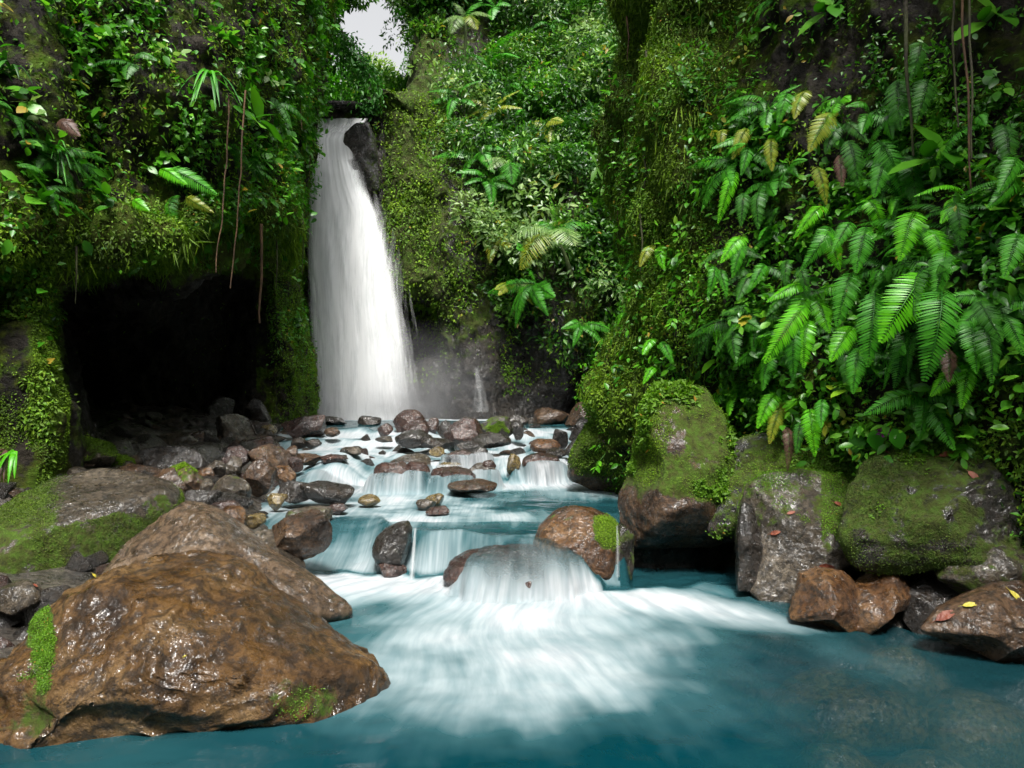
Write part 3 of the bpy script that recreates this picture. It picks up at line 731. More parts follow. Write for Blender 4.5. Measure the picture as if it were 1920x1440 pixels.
# ---- rocks of the left bank, the stream and the upper pool (box in the photograph, water level, kind, label)
T = [
 (390, 776, 478, 838, .60, 'grey', 'pale grey angular block standing highest on the left bank', .9, 0),
 (370, 742, 436, 800, .82, 'dark', 'black wet rock at the mouth of the cave behind the pale block', .7, 0),
 (455, 745, 508, 795, .85, 'dark', 'black blocky rock with a white glint beside the cliff foot', .9, 0),
 (514, 770, 541, 793, .84, 'dark', 'small glinting black rock at the foot of the mossy cliff', .8, 0),
 (526, 778, 606, 816, .72, 'red', 'dark red pyramid shaped rock left of the waterfall pool', .8, 0),
 (600, 781, 649, 797, .80, 'dark', 'low dark rock just below the waterfall foam, nearer the pyramid rock', .5, 0),
 (670, 780, 714, 797, .80, 'dark', 'low rounded dark rock alone in front of the waterfall centre', .4, 0),
 (606, 802, 636, 817, .74, 'brown', 'small half sunk brown stone right of the pyramid rock', .2, 0),
 (547, 820, 574, 839, .66, 'dark', 'dark wet stone, left one of a touching pair in the rapids', .3, 0),
 (570, 823, 602, 839, .66, 'dark', 'dark wet stone, right one of a touching pair in the rapids', .3, 0),
 (638, 838, 676, 852, .62, 'grey', 'small flat grey stone alone in the middle of the left rapids', .5, 0),
 (446, 820, 512, 846, .60, 'red', 'flat pinkish brown slab right below the pale block', .7, 0),
 (416, 836, 472, 874, .55, 'red', 'greyish maroon rounded block on the left bank below the pink slab', .6, 0),
 (462, 833, 541, 882, .50, 'brown', 'large faceted brown rock with a green mossy corner at the stream edge', .8, .22),
 (537, 836, 557, 860, .55, 'brown', 'small upright brown stone right of the faceted rock', .6, 0),
 (420, 856, 451, 889, .50, 'grey', 'pale striped shard leaning among the rubble', .9, 0),
 (453, 863, 514, 923, .42, 'brown', 'pointed brown pyramid shaped rock in the middle of the rubble', .8, 0),
 (509, 873, 558, 909, .44, 'orange', 'orange brown overhanging rock at the stream edge', .8, 0),
 (537, 856, 567, 882, .50, 'red', 'small maroon rock above the orange overhanging rock', .5, 0),
 (549, 850, 601, 870, .54, 'brown', 'wet brown rock at the left end of the middle rapids', .5, 0),
 (598, 853, 652, 870, .54, 'red', 'low maroon rock under a thin veil of water at the left rapids', .3, 0),
 (520, 903, 592, 938, .38, 'dark', 'long dark rock with a split edge lying along the stream', .9, 0),
 (565, 905, 662, 942, .36, 'dark', 'thin dark rock tapering to a point into the white water', .8, 0),
 (498, 925, 535, 954, .34, 'yellow', 'small cube shaped yellow and orange rock in shallow water', .9, 0),
 (393, 893, 468, 952, .36, 'grey', 'egg shaped dark rock with a mossy side in the rubble', .2, .3),
 (390, 939, 460, 968, .38, 'red', 'pinkish maroon wet rock above the round golden stone', .4, 0),
 (410, 950, 461, 995, .34, 'orange', 'round golden brown stone beside the angular boulder', .2, 0),
 (458, 964, 497, 988, .33, 'yellow', 'small yellowish stone near the flat submerged rock', .5, 0),
 (534, 952, 618, 974, .31, 'grey', 'flat yellowish grey rock awash at the left of the middle pool', .3, .3),
 (613, 944, 650, 961, .32, 'red', 'small dark red stone awash left of the yellow one', .3, 0),
 (670, 929, 712, 947, .33, 'yellow', 'rounded yellow stone awash in white water', .1, 0),
 (494, 962, 618, 1046, .22, 'brown', 'long brown rock with a rough dark end beside the left chute', .6, .12),
 (448, 1000, 570, 1075, .12, 'grey', 'pitted pale grey rock between the angular boulder and the left chute', .7, .1),
 (703, 1048, 762, 1082, .02, 'red', 'reddish brown stone at the foot of the upright dark rock', .5, 0),
 (170, 789, 287, 843, .62, 'grey', 'green mossy dome shaped boulder in front of the cave', .2, .75),
 (92, 819, 208, 888, .58, 'grey', 'broad mossy boulder beside the left pillar', .3, .8),
 (195, 834, 235, 864, .60, 'grey', 'small round mossy stone between the two mossy boulders', .1, .7),
 (226, 830, 258, 862, .60, 'grey', 'small grey stone right of the round mossy stone', .5, .1),
 (202, 856, 245, 887, .55, 'grey', 'grey stone with a green cap in front of the broad mossy boulder', .6, .5),
 (291, 813, 368, 853, .60, 'grey', 'pale grey brown rounded block at the cave edge', .6, .1),
 (283, 830, 341, 850, .60, 'orange', 'smooth orange brown oval stone on the long dark slab', .0, 0),
 (249, 838, 386, 884, .52, 'dark', 'long dark slab with a pale upper edge lying across the left bank', .7, 0),
 (348, 810, 391, 840, .66, 'brown', 'dull brown rock between the cave and the pale block', .5, .15),
 (106, 876, 167, 925, .50, 'grey', 'dark grey rounded stone behind the bare topped mossy boulder', .2, .1),
 (213, 872, 292, 912, .46, 'brown', 'brown ribbed rock just behind the bare topped mossy boulder', .7, .1),
 (260, 879, 350, 950, .40, 'brown', 'large ochre brown rounded rock right of the mossy boulder', .5, .1),
 (309, 869, 384, 924, .44, 'brown', 'brown rock with moss on its right side in the rubble', .7, .4),
 (371, 877, 399, 902, .48, 'orange', 'small orange stone above the small grey one', .5, 0),
 (375, 898, 398, 926, .45, 'grey', 'small smooth grey stone left of the egg shaped rock', .2, 0),
 (348, 919, 412, 957, .38, 'dark', 'black wet rock with white glints under the egg shaped rock', .6, 0),
 (326, 920, 354, 958, .38, 'grey', 'pale lichen spotted stone wedged by the mossy boulder', .8, 0),
 (242, 857, 268, 877, .55, 'red', 'small maroon stone at the left end of the long slab', .4, 0),
 (383, 864, 421, 892, .52, 'grey', 'pale cracked stone right of the long dark slab', .8, 0),
 (78, 883, 112, 935, .48, 'dark', 'dark stone at the foot of the left pillar', .5, .2),
 (487, 796, 517, 814, .72, 'yellow', 'small yellowish stone in the side stream under the black blocks', .2, 0),
 (493, 806, 511, 821, .70, 'grey', 'tiny grey green stone in the side stream', .2, .2),
 (736, 768, 800, 813, .72, 'red', 'tall dark brown dome topping the pile of rocks in the stream', .2, 0),
 (750, 789, 806, 818, .70, 'red', 'brown rounded rock in the middle of the pile under the dome', .3, 0),
 (739, 806, 813, 836, .65, 'dark', 'dark glittering rock at the front of the pile under the dome', .4, 0),
 (707, 793, 737, 818, .70, 'red', 'small dark rock left of the dome', .4, 0),
 (796, 783, 823, 811, .73, 'red', 'small brown rock just right of the dome', .3, 0),
 (819, 788, 850, 817, .72, 'dark', 'black wet rock between the dome and the big round rock', .4, 0),
 (829, 782, 907, 834, .65, 'red', 'big round reddish brown rock in the middle of the stream', .2, 0),
 (899, 781, 962, 819, .72, 'dark', 'dark flat topped rock with a mossy patch in the stream', .5, .45),
 (949, 778, 991, 799, .76, 'dark', 'low dark rock at the edge of the waterfall pool', .3, 0),
 (957, 788, 983, 820, .72, 'dark', 'small dark rock with a trickle on its left', .3, 0),
 (884, 810, 958, 837, .66, 'dark', 'dark wedge shaped rock in front of the mossy flat topped one', .7, 0),
 (850, 826, 909, 848, .62, 'dark', 'low speckled dark rock below the big round rock', .5, .2),
 (788, 822, 852, 840, .64, 'dark', 'low black rock between the glittering rock and the big round rock', .5, 0),
 (702, 818, 736, 828, .66, 'grey', 'flat wet stone just breaking the surface left of the pile', .3, 0),
 (804, 838, 834, 854, .60, 'yellow', 'small yellow stone in the rapids below the pile', .3, 0),
 (834, 843, 894, 868, .56, 'red', 'brown rock under a smooth veil of water below the pile', .1, 0),
 (885, 838, 919, 869, .57, 'dark', 'dark rounded rock under a water veil right of the brown one', .1, 0),
 (904, 863, 930, 880, .54, 'red', 'tiny dark stone in the water veil', .3, 0),
 (697, 868, 768, 912, .36, 'red', 'dark maroon boulder under white water at the middle cascade', .1, 0),
 (738, 851, 807, 888, .48, 'grey', 'blue grey rounded rock above the maroon boulder', .1, 0),
 (756, 866, 806, 903, .42, 'red', 'maroon rock right of the dark maroon boulder', .1, 0),
 (803, 878, 892, 908, .38, 'red', 'brownish purple rock veiled by water beside the flat wet rock', .2, 0),
 (878, 868, 932, 898, .42, 'grey', 'slanting grey rock veiled by water', .4, 0),
 (818, 866, 868, 886, .46, 'yellow', 'yellow rock under the water in the middle cascade', .1, 0),
 (838, 903, 930, 922, .36, 'brown', 'flat wet brown rock lying across the foot of the middle cascade', .2, 0),
 (950, 851, 977, 884, .44, 'yellow', 'yellow and dark rock at the right end of the middle cascade', .4, 0),
 (978, 850, 1052, 884, .44, 'red', 'long reddish rock under a veil of water on the right', .1, 0),
 (993, 824, 1052, 845, .60, 'orange', 'flat pinkish orange rock in the right rapids', .1, 0),
 (1036, 804, 1065, 836, .66, 'dark', 'small upright black and orange rock in the right rapids', .7, 0),
 (1024, 840, 1066, 855, .56, 'dark', 'low dark purple stone in the right rapids', .3, 0),
 (1061, 826, 1100, 854, .58, 'dark', 'dark purple rounded rock touching the sloping mossy boulder', .2, 0),
 (1000, 764, 1069, 798, .78, 'brown', 'smooth brown boulder lying at the right end of the waterfall pool', .4, 0),
 (1060, 753, 1136, 806, .74, 'brown', 'big grey brown boulder between the pool and the mossy slope', .5, 0),
 (1067, 783, 1118, 830, .66, 'dark', 'dark rock with an orange top under the big grey brown boulder', .5, 0),
 (988, 783, 1005, 796, .78, 'grey', 'tiny pale stone left of the smooth brown boulder', .3, 0),
 (779, 936, 817, 955, .31, 'grey', 'small grey rock, left one of three in the middle pool', .4, 0),
 (795, 925, 832, 947, .33, 'yellow', 'small ochre rock, the farthest of three in the middle pool', .5, 0),
 (797, 951, 842, 966, .30, 'red', 'small flat maroon rock, the nearest of three in the middle pool', .4, 0),
 (-20, 1095, 73, 1142, .25, 'grey', 'dull grey brown stone at the left edge below the mossy boulder', .6, 0),
 (26, 1102, 117, 1190, .08, 'dark', 'dark square wet rock beside the huge ochre boulder', .8, .1),
 (-30, 1130, 34, 1190, .10, 'dark', 'black cracked stone at the left edge', .7, 0),
 (5, 1180, 66, 1236, .02, 'dark', 'black rounded stone low at the left edge', .4, 0),
 (-40, 1190, 30, 1262, .0, 'red', 'dark red stone under the black one at the left edge', .5, 0),
]
made = []
for k, (x0, y0, x1, y1, z, m, lab, an, mo) in enumerate(T):
    big = (x1 - x0) > 80
    rk = stone(x0, y0, x1, y1, z, m, lab, seed=100 + k, ang=an, sub=5 if (x1 - x0) > 40 else 4, moss=mo or None, rough=1.3)
    made.append(rk)
    if mo >= 0.35: moss_part(rk, 3500 if not big else 8000, 0.016, 'moss', 200 + k, thr=0.5)

# ---- nameless rubble between them: lots of small stones, copies of six
protos = []
for k in range(8):
    V, Fc = ico(3)
    V = V * (1 + 0.2 * fbm(V * 1.1 + k * 5, 2, k)[:, None]); V = clip_planes(V, 900 + k, 14, .42, .8, False, .95) * [1, .8, .65]
    V = V + vnormals(V, Fc) * (fbm(V * 3 + k, 3, k) * 0.05)[:, None]
    protos.append(new_mesh('small_stone', V, Fc, RM[['brown', 'grey', 'dark', 'red', 'brown', 'grey', 'dark', 'dark'][k]], True, {'moss': ('FLOAT', np.zeros(len(V)))}))
r = np.random.RandomState(5)
n = 0
while n < 285:
    Y = r.uniform(4.2, 14.0); x = xl(Y) + r.uniform(-2.9, 0.55)
    mid = n % 5 == 0
    if mid: Y = r.uniform(9.3, 14); x = r.uniform(xl(Y), xr(Y))
    z = float(gz(x, Y)) if not mid else float(wz(x, Y)) - .03; q = proj(np.array([x, Y, z]))
    if q[0] < -30 or q[0] > 1150: continue
    if mid and -2.2 < x < -.6 and False: continue
    if (Y < 5.6 and x > -2.4) or (Y < 9 and x > xl(Y) + .1): continue
    o = link('small_stone', protos[r.randint(8)], (x, Y, z + 0.02), label='small wet stone in the rubble between the bigger rocks', cat='stone', group='small stones in the rubble')
    sc = r.uniform(0.06, 0.2); o.scale = (sc * r.uniform(.8, 1.3), sc, sc * r.uniform(.7, 1.1)); o.rotation_euler = (r.uniform(-.5, .5), r.uniform(-.5, .5), r.uniform(0, 6.3))
    n += 1
# submerged boulders seen through the near pool
for k, (p, q, wd, lab) in enumerate([(1590, 1255, .42, 'pale green boulder lying under the water, the largest of the sunken ones'), (1350, 1222, .26, 'sunken boulder nearest the foam'),
                                     (1830, 1290, .3, 'sunken boulder at the right edge of the pool'), (1760, 1400, .26, 'sunken boulder in the bottom right corner'),
                                     (1700, 1205, .24, 'sunken boulder beside the split red rock'), (1250, 1330, .25, 'dim sunken boulder in the middle of the near pool'),
                                     (1560, 1390, .22, 'dim sunken boulder near the bottom edge')]):
    Y = CH * F / (q - HZ)
    V, Fc = ico(4); V = V * (1 + 0.15 * fbm(V * 1.2 + k, 2, k)[:, None]) * [wd, wd * .8, .22]
    o = link('sunken_boulder', new_mesh('sunken_boulder', V, Fc, RM['yellow'], True, {'moss': ('FLOAT', np.zeros(len(V)))}), ((p - 960) / F * Y, Y, -0.24), label=lab, cat='boulder', group='sunken boulders')

# ------------------------------------------------------------------ water
def water_mat():
    k = NB('river_water')
    fl = k.attr('flow').outputs['Vector']; foam = k.attr('foam').outputs['Fac']; op = k.attr('opac').outputs['Fac']; deep = k.attr('deep').outputs['Fac']
    mp = k.n("ShaderNodeMapping"); mp.inputs['Scale'].default_value = (1, 1, 1); k.l(fl, mp.inputs['Vector'])
    n1 = k.noise(mp.outputs[0], 0.7, 3, 0.5, 0.1)
    mp2 = k.n("ShaderNodeMapping"); mp2.inputs['Scale'].default_value = (4.5, 1.5, 1); k.l(fl, mp2.inputs['Vector'])
    n2 = k.noise(mp2.outputs[0], 1.0, 4, 0.55)
    s = k.math('ADD', k.math('MULTIPLY', k.math('SUBTRACT', n1, 0.5), 1.2), k.math('MULTIPLY', k.math('SUBTRACT', n2, 0.5), 0.28))
    # streaks are strongest where the foam is neither full nor absent
    f = k.math('ADD', foam, k.math('MULTIPLY', s, k.ramp(foam, [(0.0, 0.30), (0.35, 0.6), (0.8, 0.45), (1.0, 0.3)])), True)
    base = k.mix(deep, (0.012, 0.052, 0.060), (0.0004, 0.026, 0.036))
    mid = k.mix(k.ramp(f, [(0.10, 0.0), (0.8, 1.0)]), base, (0.085, 0.20, 0.22))
    col = k.mix(k.ramp(f, [(0.28, 0.0), (0.95, 1.0)]), mid, k.mix(k.ramp(n2, [(0.35, 0.0), (0.65, 1.0)]), (0.27, 0.305, 0.325), (0.42, 0.44, 0.455)))
    k.l(col, k.p.inputs['Base Color'])
    k.p.inputs['Roughness'].default_value = 0.3
    k.l(k.ramp(f, [(0.1, 0.10), (0.6, 0.6)]), k.p.inputs['Roughness'])
    k.p.inputs['Specular IOR Level'].default_value = 0.28; k.p.inputs['IOR'].default_value = 1.33
    b = k.bump(n1, 0.3, 0.03); b2 = k.bump(n2, 0.25, 0.02, b); k.l(b2, k.p.inputs['Normal'])
    al = k.math('ADD', op, k.math('MULTIPLY', k.math('MULTIPLY', s, 1.6), k.ramp(op, [(0.3, 0.6), (0.97, 0.0)])), True)
    k.l(al, k.p.inputs['Alpha'])
    return k.m
ys = np.concatenate([np.linspace(-9, 1.6, 14), np.geomspace(1.7, 5.0, 200), np.linspace(5.02, 6.7, 110), np.geomspace(6.73, 19.8, 230)])
us = np.linspace(0, 1, 440)
Yg, U = np.meshgrid(ys, us, indexing='ij')
Xg = (xl(Yg) - 0.5) * (1 - U) + (xr(Yg) + 0.4) * U
Z = wz(Xg, Yg)
# veils: water raised over sunken rocks
def veil(x0, y0, x1, y1, z, lift=0.02, w=1.0):
    Y = (CH - z) * F / (y1 - HZ); ht = (y1 - y0) / F * Y; wd = (x1 - x0) / F * Y
    return ((x0 + x1) / 2 - 960) / F * Y, Y + wd * .12, wd * .62, wd * .6, z + ht * w * .62 + lift
VE = [(697, 868, 768, 912, .36), (738, 851, 807, 888, .48), (756, 866, 806, 903, .42), (803, 878, 892, 908, .38), (878, 868, 932, 898, .42), (834, 843, 894, 868, .56),
      (885, 838, 919, 869, .57), (978, 850, 1052, 884, .44), (818, 866, 868, 886, .46)]
thin = np.zeros_like(Z)
for v in VE:
    cx, cy, rx, ry, top = veil(*v)
    d = np.hypot((Xg - cx) / rx, (Yg - cy) / ry) * (1 + .35 * fbm(np.stack([Xg * 5, Yg * 2, 0 * Xg], -1), 3, 80))
    h = v[4] + (top - v[4]) * np.sqrt(np.clip(1 - (d / 1.2) ** 2, 0, 1))
    m = 1 - ss(0.85, 1.25, d)
    Z = np.where(m > 0, np.maximum(Z, Z * (1 - m) + h * m), Z); thin = np.maximum(thin, m * (1 - 0.4 * ss(0.3, 0.9, d)))
# the broad flat rock under the lower cascade
cx, cy = (985 - 960) / F * 5.35, 5.42
d = np.hypot((Xg - cx) / 0.62, (Yg - cy + .05) / 0.42) * (1 + .25 * fbm(np.stack([Xg * 6, Yg * 2, 0 * Xg], -1), 3, 79))
dome = d.copy(); Z = np.where(d < 1.05, np.maximum(Z, 0.335 - 0.28 * d ** 2.2), Z); thin = np.maximum(thin, (1 - ss(0.6, 1.05, d)) * 1.1)
P3 = np.stack([Xg, Yg, 0 * Xg], -1)
dl = Yb0(Xg) - Yg                                          # distance downstream of the lower cascade
near = np.exp(-((dl - 0.15) / 0.5) ** 2) * (Xg < 2.2)
turb = fbm(P3 * [2.2, 2.8, 1], 4, 81)
Z = Z + near * (0.05 + 0.05 * turb) + 0.012 * fbm(P3 * [3, 5, 1], 3, 83) + 0.02 * (Yg > 9) * fbm(P3 * [3, 3, 1], 3, 85)
# streamline coordinates: fan below the cascade, straight above it
sx, sy = -0.15, 6.9
ang_ = np.arctan2(Xg - sx, sy - Yg); rad_ = np.hypot(Xg - sx, sy - Yg)
wv = fbm(P3 * 0.7, 2, 87) * 0.22
tA, sA = (ang_ + wv * 0.5) * 6.5, rad_ * 1.3
tB, sB = (Xg + wv * 0.6) * 9.0, Yg * 1.1
bl = ss(5.2, 6.2, Yg)
cas = ss(0, .12, (Yg - Yb(Xg))) * (1 - ss(0, .12, Yg - Yt(Xg)))
flow = np.stack([np.where(Yg < 5.6, tA, tB), np.where(Yg < 5.6, sA, sB), wv * 2 + (Yg < 5.6) * 5 + Z * 1.5], -1)
fan = fbm(np.stack([ang_ * 5, rad_ * 0.7, 0 * ang_], -1), 4, 89)
q = proj(np.stack([Xg, np.maximum(Yg, .3), Z], -1))
pool = ss(-0.05, 0.1, dl)
f1 = (1.0 + .25 * turb) * np.exp(-(np.clip(dl - 0.2, 0, None) / 0.60) ** 2) * (1 - ss(0.6, 1.0, Xg + 0.2 * turb)) * ss(-2.1, -1.5, Xg)
band = 5.05 - 0.42 * (Xg - 0.6)
f1 = np.maximum(f1, (0.95 + .3 * turb - .3 * ss(1.2, 2.0, Xg)) * np.exp(-((Yg - band) / (.30 - .07 * ss(1, 2, Xg))) ** 2) * ss(0.3, 0.8, Xg) * (1 - ss(1.7, 2.2, Xg)))
f2 = (0.80 + 0.18 * fan + 0.35 * turb) * np.exp(-((Xg + 0.05 + 0.12 * (4.2 - Yg)) / (0.85 + 0.1 * rad_)) ** 2) * ss(2.2, 4.5, Yg + 0.25 * fan + .3 * turb)
f3 = (0.55 + 0.8 * fan) * np.exp(-((ang_ - 0.62) / 0.25) ** 2) * (1 - ss(2.6, 4.2, rad_)) * 0.75
foam = np.clip(np.maximum.reduce([f1, f2, f3]), 0, 1) * pool
foam = np.maximum(foam, (Xg < 0.8) * cas * (0.38 + 0.25 * fan + .25 * ss(0.3, 0.0, Z)))
# middle and upper water
m2 = np.exp(-((Yg - 9.0 - 0.25 * turb) / 0.42) ** 2) * (0.95) * ss(-3.2, -2.2, Xg)
m2b = np.exp(-((Yg - 8.4) / 0.7) ** 2) * 0.55 * ss(-0.6, 1.0, Xg) + 0.4 * np.exp(-((Yg - 8.2) / 0.7) ** 2) * (Xg < -1.3)
m3 = (0.80 + 0.8 * turb) * ss(9.2, 9.5, Yg) * (1 - ss(13.2, 14.2, Yg))
m4 = (0.5 + .3 * turb) * np.exp(-((Yg - 12.4) / 0.6) ** 2)
m5 = 0.95 * ss(16.6, 17.6, Yg)
m6 = (.36 + .6 * turb) * (Yg > 6.5) * (Yg < 9.2) * ss(0.6, -0.4, Xg) + 0.30 * np.exp(-((Yg - 6.6) / .5) ** 2) + 0.25 * ss(0.2, -1.6, Xg) * (Yg > 6) * (Yg < 9)
up = np.clip(np.maximum.reduce([m2, m2b, m3, m4, m5, m6, 0.10 + 0 * Xg]), 0, 1)
foam = np.where(Yg > Yt(Xg), np.maximum(foam, up), foam)
foam = np.clip(foam + 0.10 * thin, 0, 1); foam = np.where((Yg < 5.9) & (thin > 0), foam * (1 - .65 * np.clip(thin, 0, 1)), foam)
deep = np.clip(0.35 + 0.6 * (Yg < 4.2) * ss(2.2, 0.2, np.abs(Xg - 0.3)) + 0.8 * fbm(P3 * [0.8, 1.1, 1], 3, 91), 0, 1)
op = np.ones_like(Z)
shallow = ss(0.25, 1.6, Xg) * (Yg < 5.0) * (1 - foam)
op = op - 0.36 * shallow * ss(0.3, 1.8, Xg + .5 * turb)
op = op - 0.3 * (Yg > 6.2) * (Yg < 9) * ss(-1.2, -2.2, Xg)
op = np.minimum(op, 1 - 0.68 * thin); op = np.where(dome < 1.1, 0.10 + 0.75 * ss(0.45, 1.05, dome + .25 * turb), op)
op = np.where((cas > 0.5) & (foam < .9), np.minimum(op, 0.86), op)
Vw = np.stack([Xg, Yg, Z], -1).reshape(-1, 3)
wm = new_mesh('river', Vw, grid_faces(len(ys), len(us)), water_mat(), True,
              {'flow': ('FLOAT_VECTOR', flow.reshape(-1, 3)), 'foam': ('FLOAT', foam.ravel()), 'opac': ('FLOAT', op.ravel()), 'deep': ('FLOAT', deep.ravel())})
link('river', wm, kind='structure')

# ---- the fall: three overlapping curtains of white water
def fall_mat(name, ks, lo, hi):
    k = NB(name)
    fl = k.attr('flow').outputs['Vector']; ed = k.attr('edge').outputs['Fac']
    n1 = k.noise(fl, 1.0, 6, 0.62, 0.1)
    mp = k.n("ShaderNodeMapping"); mp.inputs['Scale'].default_value = (5, 1.6, 1); k.l(fl, mp.inputs['Vector'])
    n2 = k.noise(mp.outputs[0], 1.0, 4, 0.65)
    s = k.math('ADD', k.math('MULTIPLY', k.math('SUBTRACT', n1, 0.5), 2.2), k.math('MULTIPLY', k.math('SUBTRACT', n2, 0.5), 1.1))
    a = k.math('MULTIPLY', k.math('ADD', ed, k.math('MULTIPLY', s, ks)), 1.0, True)
    a = k.ramp(a, [(0.02, 0.0), (0.5, lo), (1.0, hi)])
    k.l(k.ramp(n1, [(0.3, (0.84, 0.86, 0.87)), (0.7, (0.97, 0.97, 0.97))]), k.p.inputs['Base Color'])
    k.p.inputs['Roughness'].default_value = 0.7; k.p.inputs['Specular IOR Level'].default_value = 0.1
    k.l(a, k.p.inputs['Alpha'])
    return k.m
fy = [222, 235, 262, 300, 350, 400, 450, 500, 550, 600, 650, 700, 750, 786]
fl_ = [588, 586, 582, 582, 580, 578, 577, 577, 579, 581, 582, 582, 581, 578]
fr_ = [690, 684, 668, 672, 684, 708, 724, 738, 750, 760, 768, 774, 780, 788]
fall = bpy.data.objects.new('waterfall', None); C.objects.link(fall)
fall.location = px(680, 784, 18.2).tolist()
tag(fall, 'tall white waterfall dropping in one silky curtain into the upper pool', 'waterfall')
base = np.array(fall.location)
for ci, (dy, wid, ks, lo, hi) in enumerate([(0.0, 0, 0.35, .75, 1.0), (-0.22, 6, 0.5, .45, .9), (-0.42, 16, 0.55, .2, .6)]):
    nv, nu = 160, 70
    qq = np.linspace(222, 788, nv); L_ = np.interp(qq, fy, fl_) - wid * .2 * ss(260, 500, qq); R_ = np.interp(qq, fy, fr_) + wid * ss(250, 420, qq) * 1.2
    u = np.linspace(0, 1, nu)
    Q, Uu = np.meshgrid(qq, u, indexing='ij')
    Pp = L_[:, None] * (1 - Uu) + R_[:, None] * Uu
    Yf = 18.75 + dy - 0.55 * ss(222, 330, Q) - 0.35 * np.sin(Uu * math.pi) * ss(230, 500, Q)
    V = np.stack([(Pp - 960) / F * Yf, Yf, CH + (HZ - Q) / F * Yf], -1)
    V[..., 1] += 0.05 * fbm(np.stack([Uu * 9, Q / 300, 0 * Q + ci], -1), 3, 95)
    ed = ss(0, 0.05 + 0.04 * ci, Uu) * ss(0, 0.10 + 0.14 * ss(300, 600, Q) + 0.1 * ci, 1 - Uu) * (1 if ci == 0 else ss(222, 280, Q)) * (1 + .5 * (Q < 300)) * 0.95 + 0.02
    fl3 = np.stack([Uu * (7 + 6 * ss(250, 600, Q)) + 10 * ci, (Q / 130.) + ci * 3, 0 * Q], -1)
    me = new_mesh('curtain', V.reshape(-1, 3) - base, grid_faces(nv, nu), fall_mat('falling_water' + 'abc'[ci], ks, lo, hi), True,
                  {'flow': ('FLOAT_VECTOR', fl3.reshape(-1, 3)), 'edge': ('FLOAT', ed.ravel())})
    link('curtain', me, (0, 0, 0), fall)
# spray at its foot: thin real fog, thickest in its middle
def fog_mat(name, dens):
    k = NB(name); k.t.nodes.remove(k.p)
    v = k.n("ShaderNodeVolumePrincipled"); v.inputs['Color'].default_value = (0.95, 0.97, 1, 1); v.inputs['Anisotropy'].default_value = 0.2
    tc = k.n("ShaderNodeTexCoord"); ln = k.n("ShaderNodeVectorMath"); ln.operation = 'LENGTH'; k.l(tc.outputs['Object'], ln.inputs[0])
    d = k.math('SUBTRACT', 1.0, ln.outputs['Value'], True)
    nz = k.ramp(k.noise(tc.outputs['Object'], 2.5, 3), [(0.35, 0.3), (0.65, 1.4)])
    k.l(k.math('MULTIPLY', k.math('MULTIPLY', k.math('POWER', d, 1.5), nz), dens), v.inputs['Density']); k.l(v.outputs[0], k.out.inputs['Volume'])
    return k.m
V, Fc = ico(4)
for k, (p, q_, rx, ry, rz, dn) in enumerate([(690, 775, 2.6, 1.0, 1.2, 3.0), (800, 740, 2.2, 1.2, 2.0, .7)]):
    o = link('spray', new_mesh('spray', V, Fc, fog_mat('spray_fog' + 'ab'[k], dn)), px(p, q_, 17.9), label=['dense low white spray along the foot of the waterfall', 'thin wide mist drifting above the waterfall pool'][k], cat='mist', kind='stuff')
    o.scale = (rx, ry, rz)
# trickles and strands: thin falls
def strand(name, label, pts, w0, w1, Y, al=0.8):
    pts = np.array(pts, float); m = 24
    q = np.interp(np.linspace(0, 1, m), np.linspace(0, 1, len(pts)), pts[:, 1]); p = np.interp(np.linspace(0, 1, m), np.linspace(0, 1, len(pts)), pts[:, 0])
    c = np.stack([px(a, b, Y) for a, b in zip(p, q)]); nu = 9; u = np.linspace(-1, 1, nu)
    wd = np.linspace(w0, w1, m)[:, None] / F * Y
    V = c[:, None] + np.stack([u[None] * wd / 2, -0.25 * (1 - u[None] ** 2) * wd, 0 * u[None] * wd], -1)
    ed = np.repeat((al * (1 - u[None] ** 2)), m, 0)
    fl3 = np.stack([np.repeat(u[None] * 2.5, m, 0), np.repeat(np.linspace(0, 2, m)[:, None], nu, 1), 0 * ed], -1)
    me = new_mesh(name, V.reshape(-1, 3) - c[-1], grid_faces(m, nu), FM, True, {'flow': ('FLOAT_VECTOR', fl3.reshape(-1, 3)), 'edge': ('FLOAT', ed.ravel())})
    link(name, me, c[-1], label=label, cat='trickle')
FM = fall_mat('thin_water', 0.5, .3, .8)
strand('trickle', 'thin white trickle running down between the golden boulder and the mossy one', [(1157, 985), (1158, 1010), (1158, 1082)], 3, 9, 5.22, .35)
strand('trickle', 'narrow strand of water falling right beside the upright dark rock', [(779, 990), (776, 1030), (772, 1086)], 5, 12, 5.55, .6)

def glint_strip(pts, w0, w1, label, al=.6):  # thin white strip that paints a glint onto the wet rock
    h = [hit(p, q, (B_B,)) for p, q in pts]; Yr = min(x[0][1] for x in h) - 0.12
    strand('glint_strip', label, pts, w0, w1, Yr, al)
glint_strip([(893, 690), (898, 720), (903, 772)], 5, 30, 'painted white glint on the wet rock just right of the waterfall pool', .25)
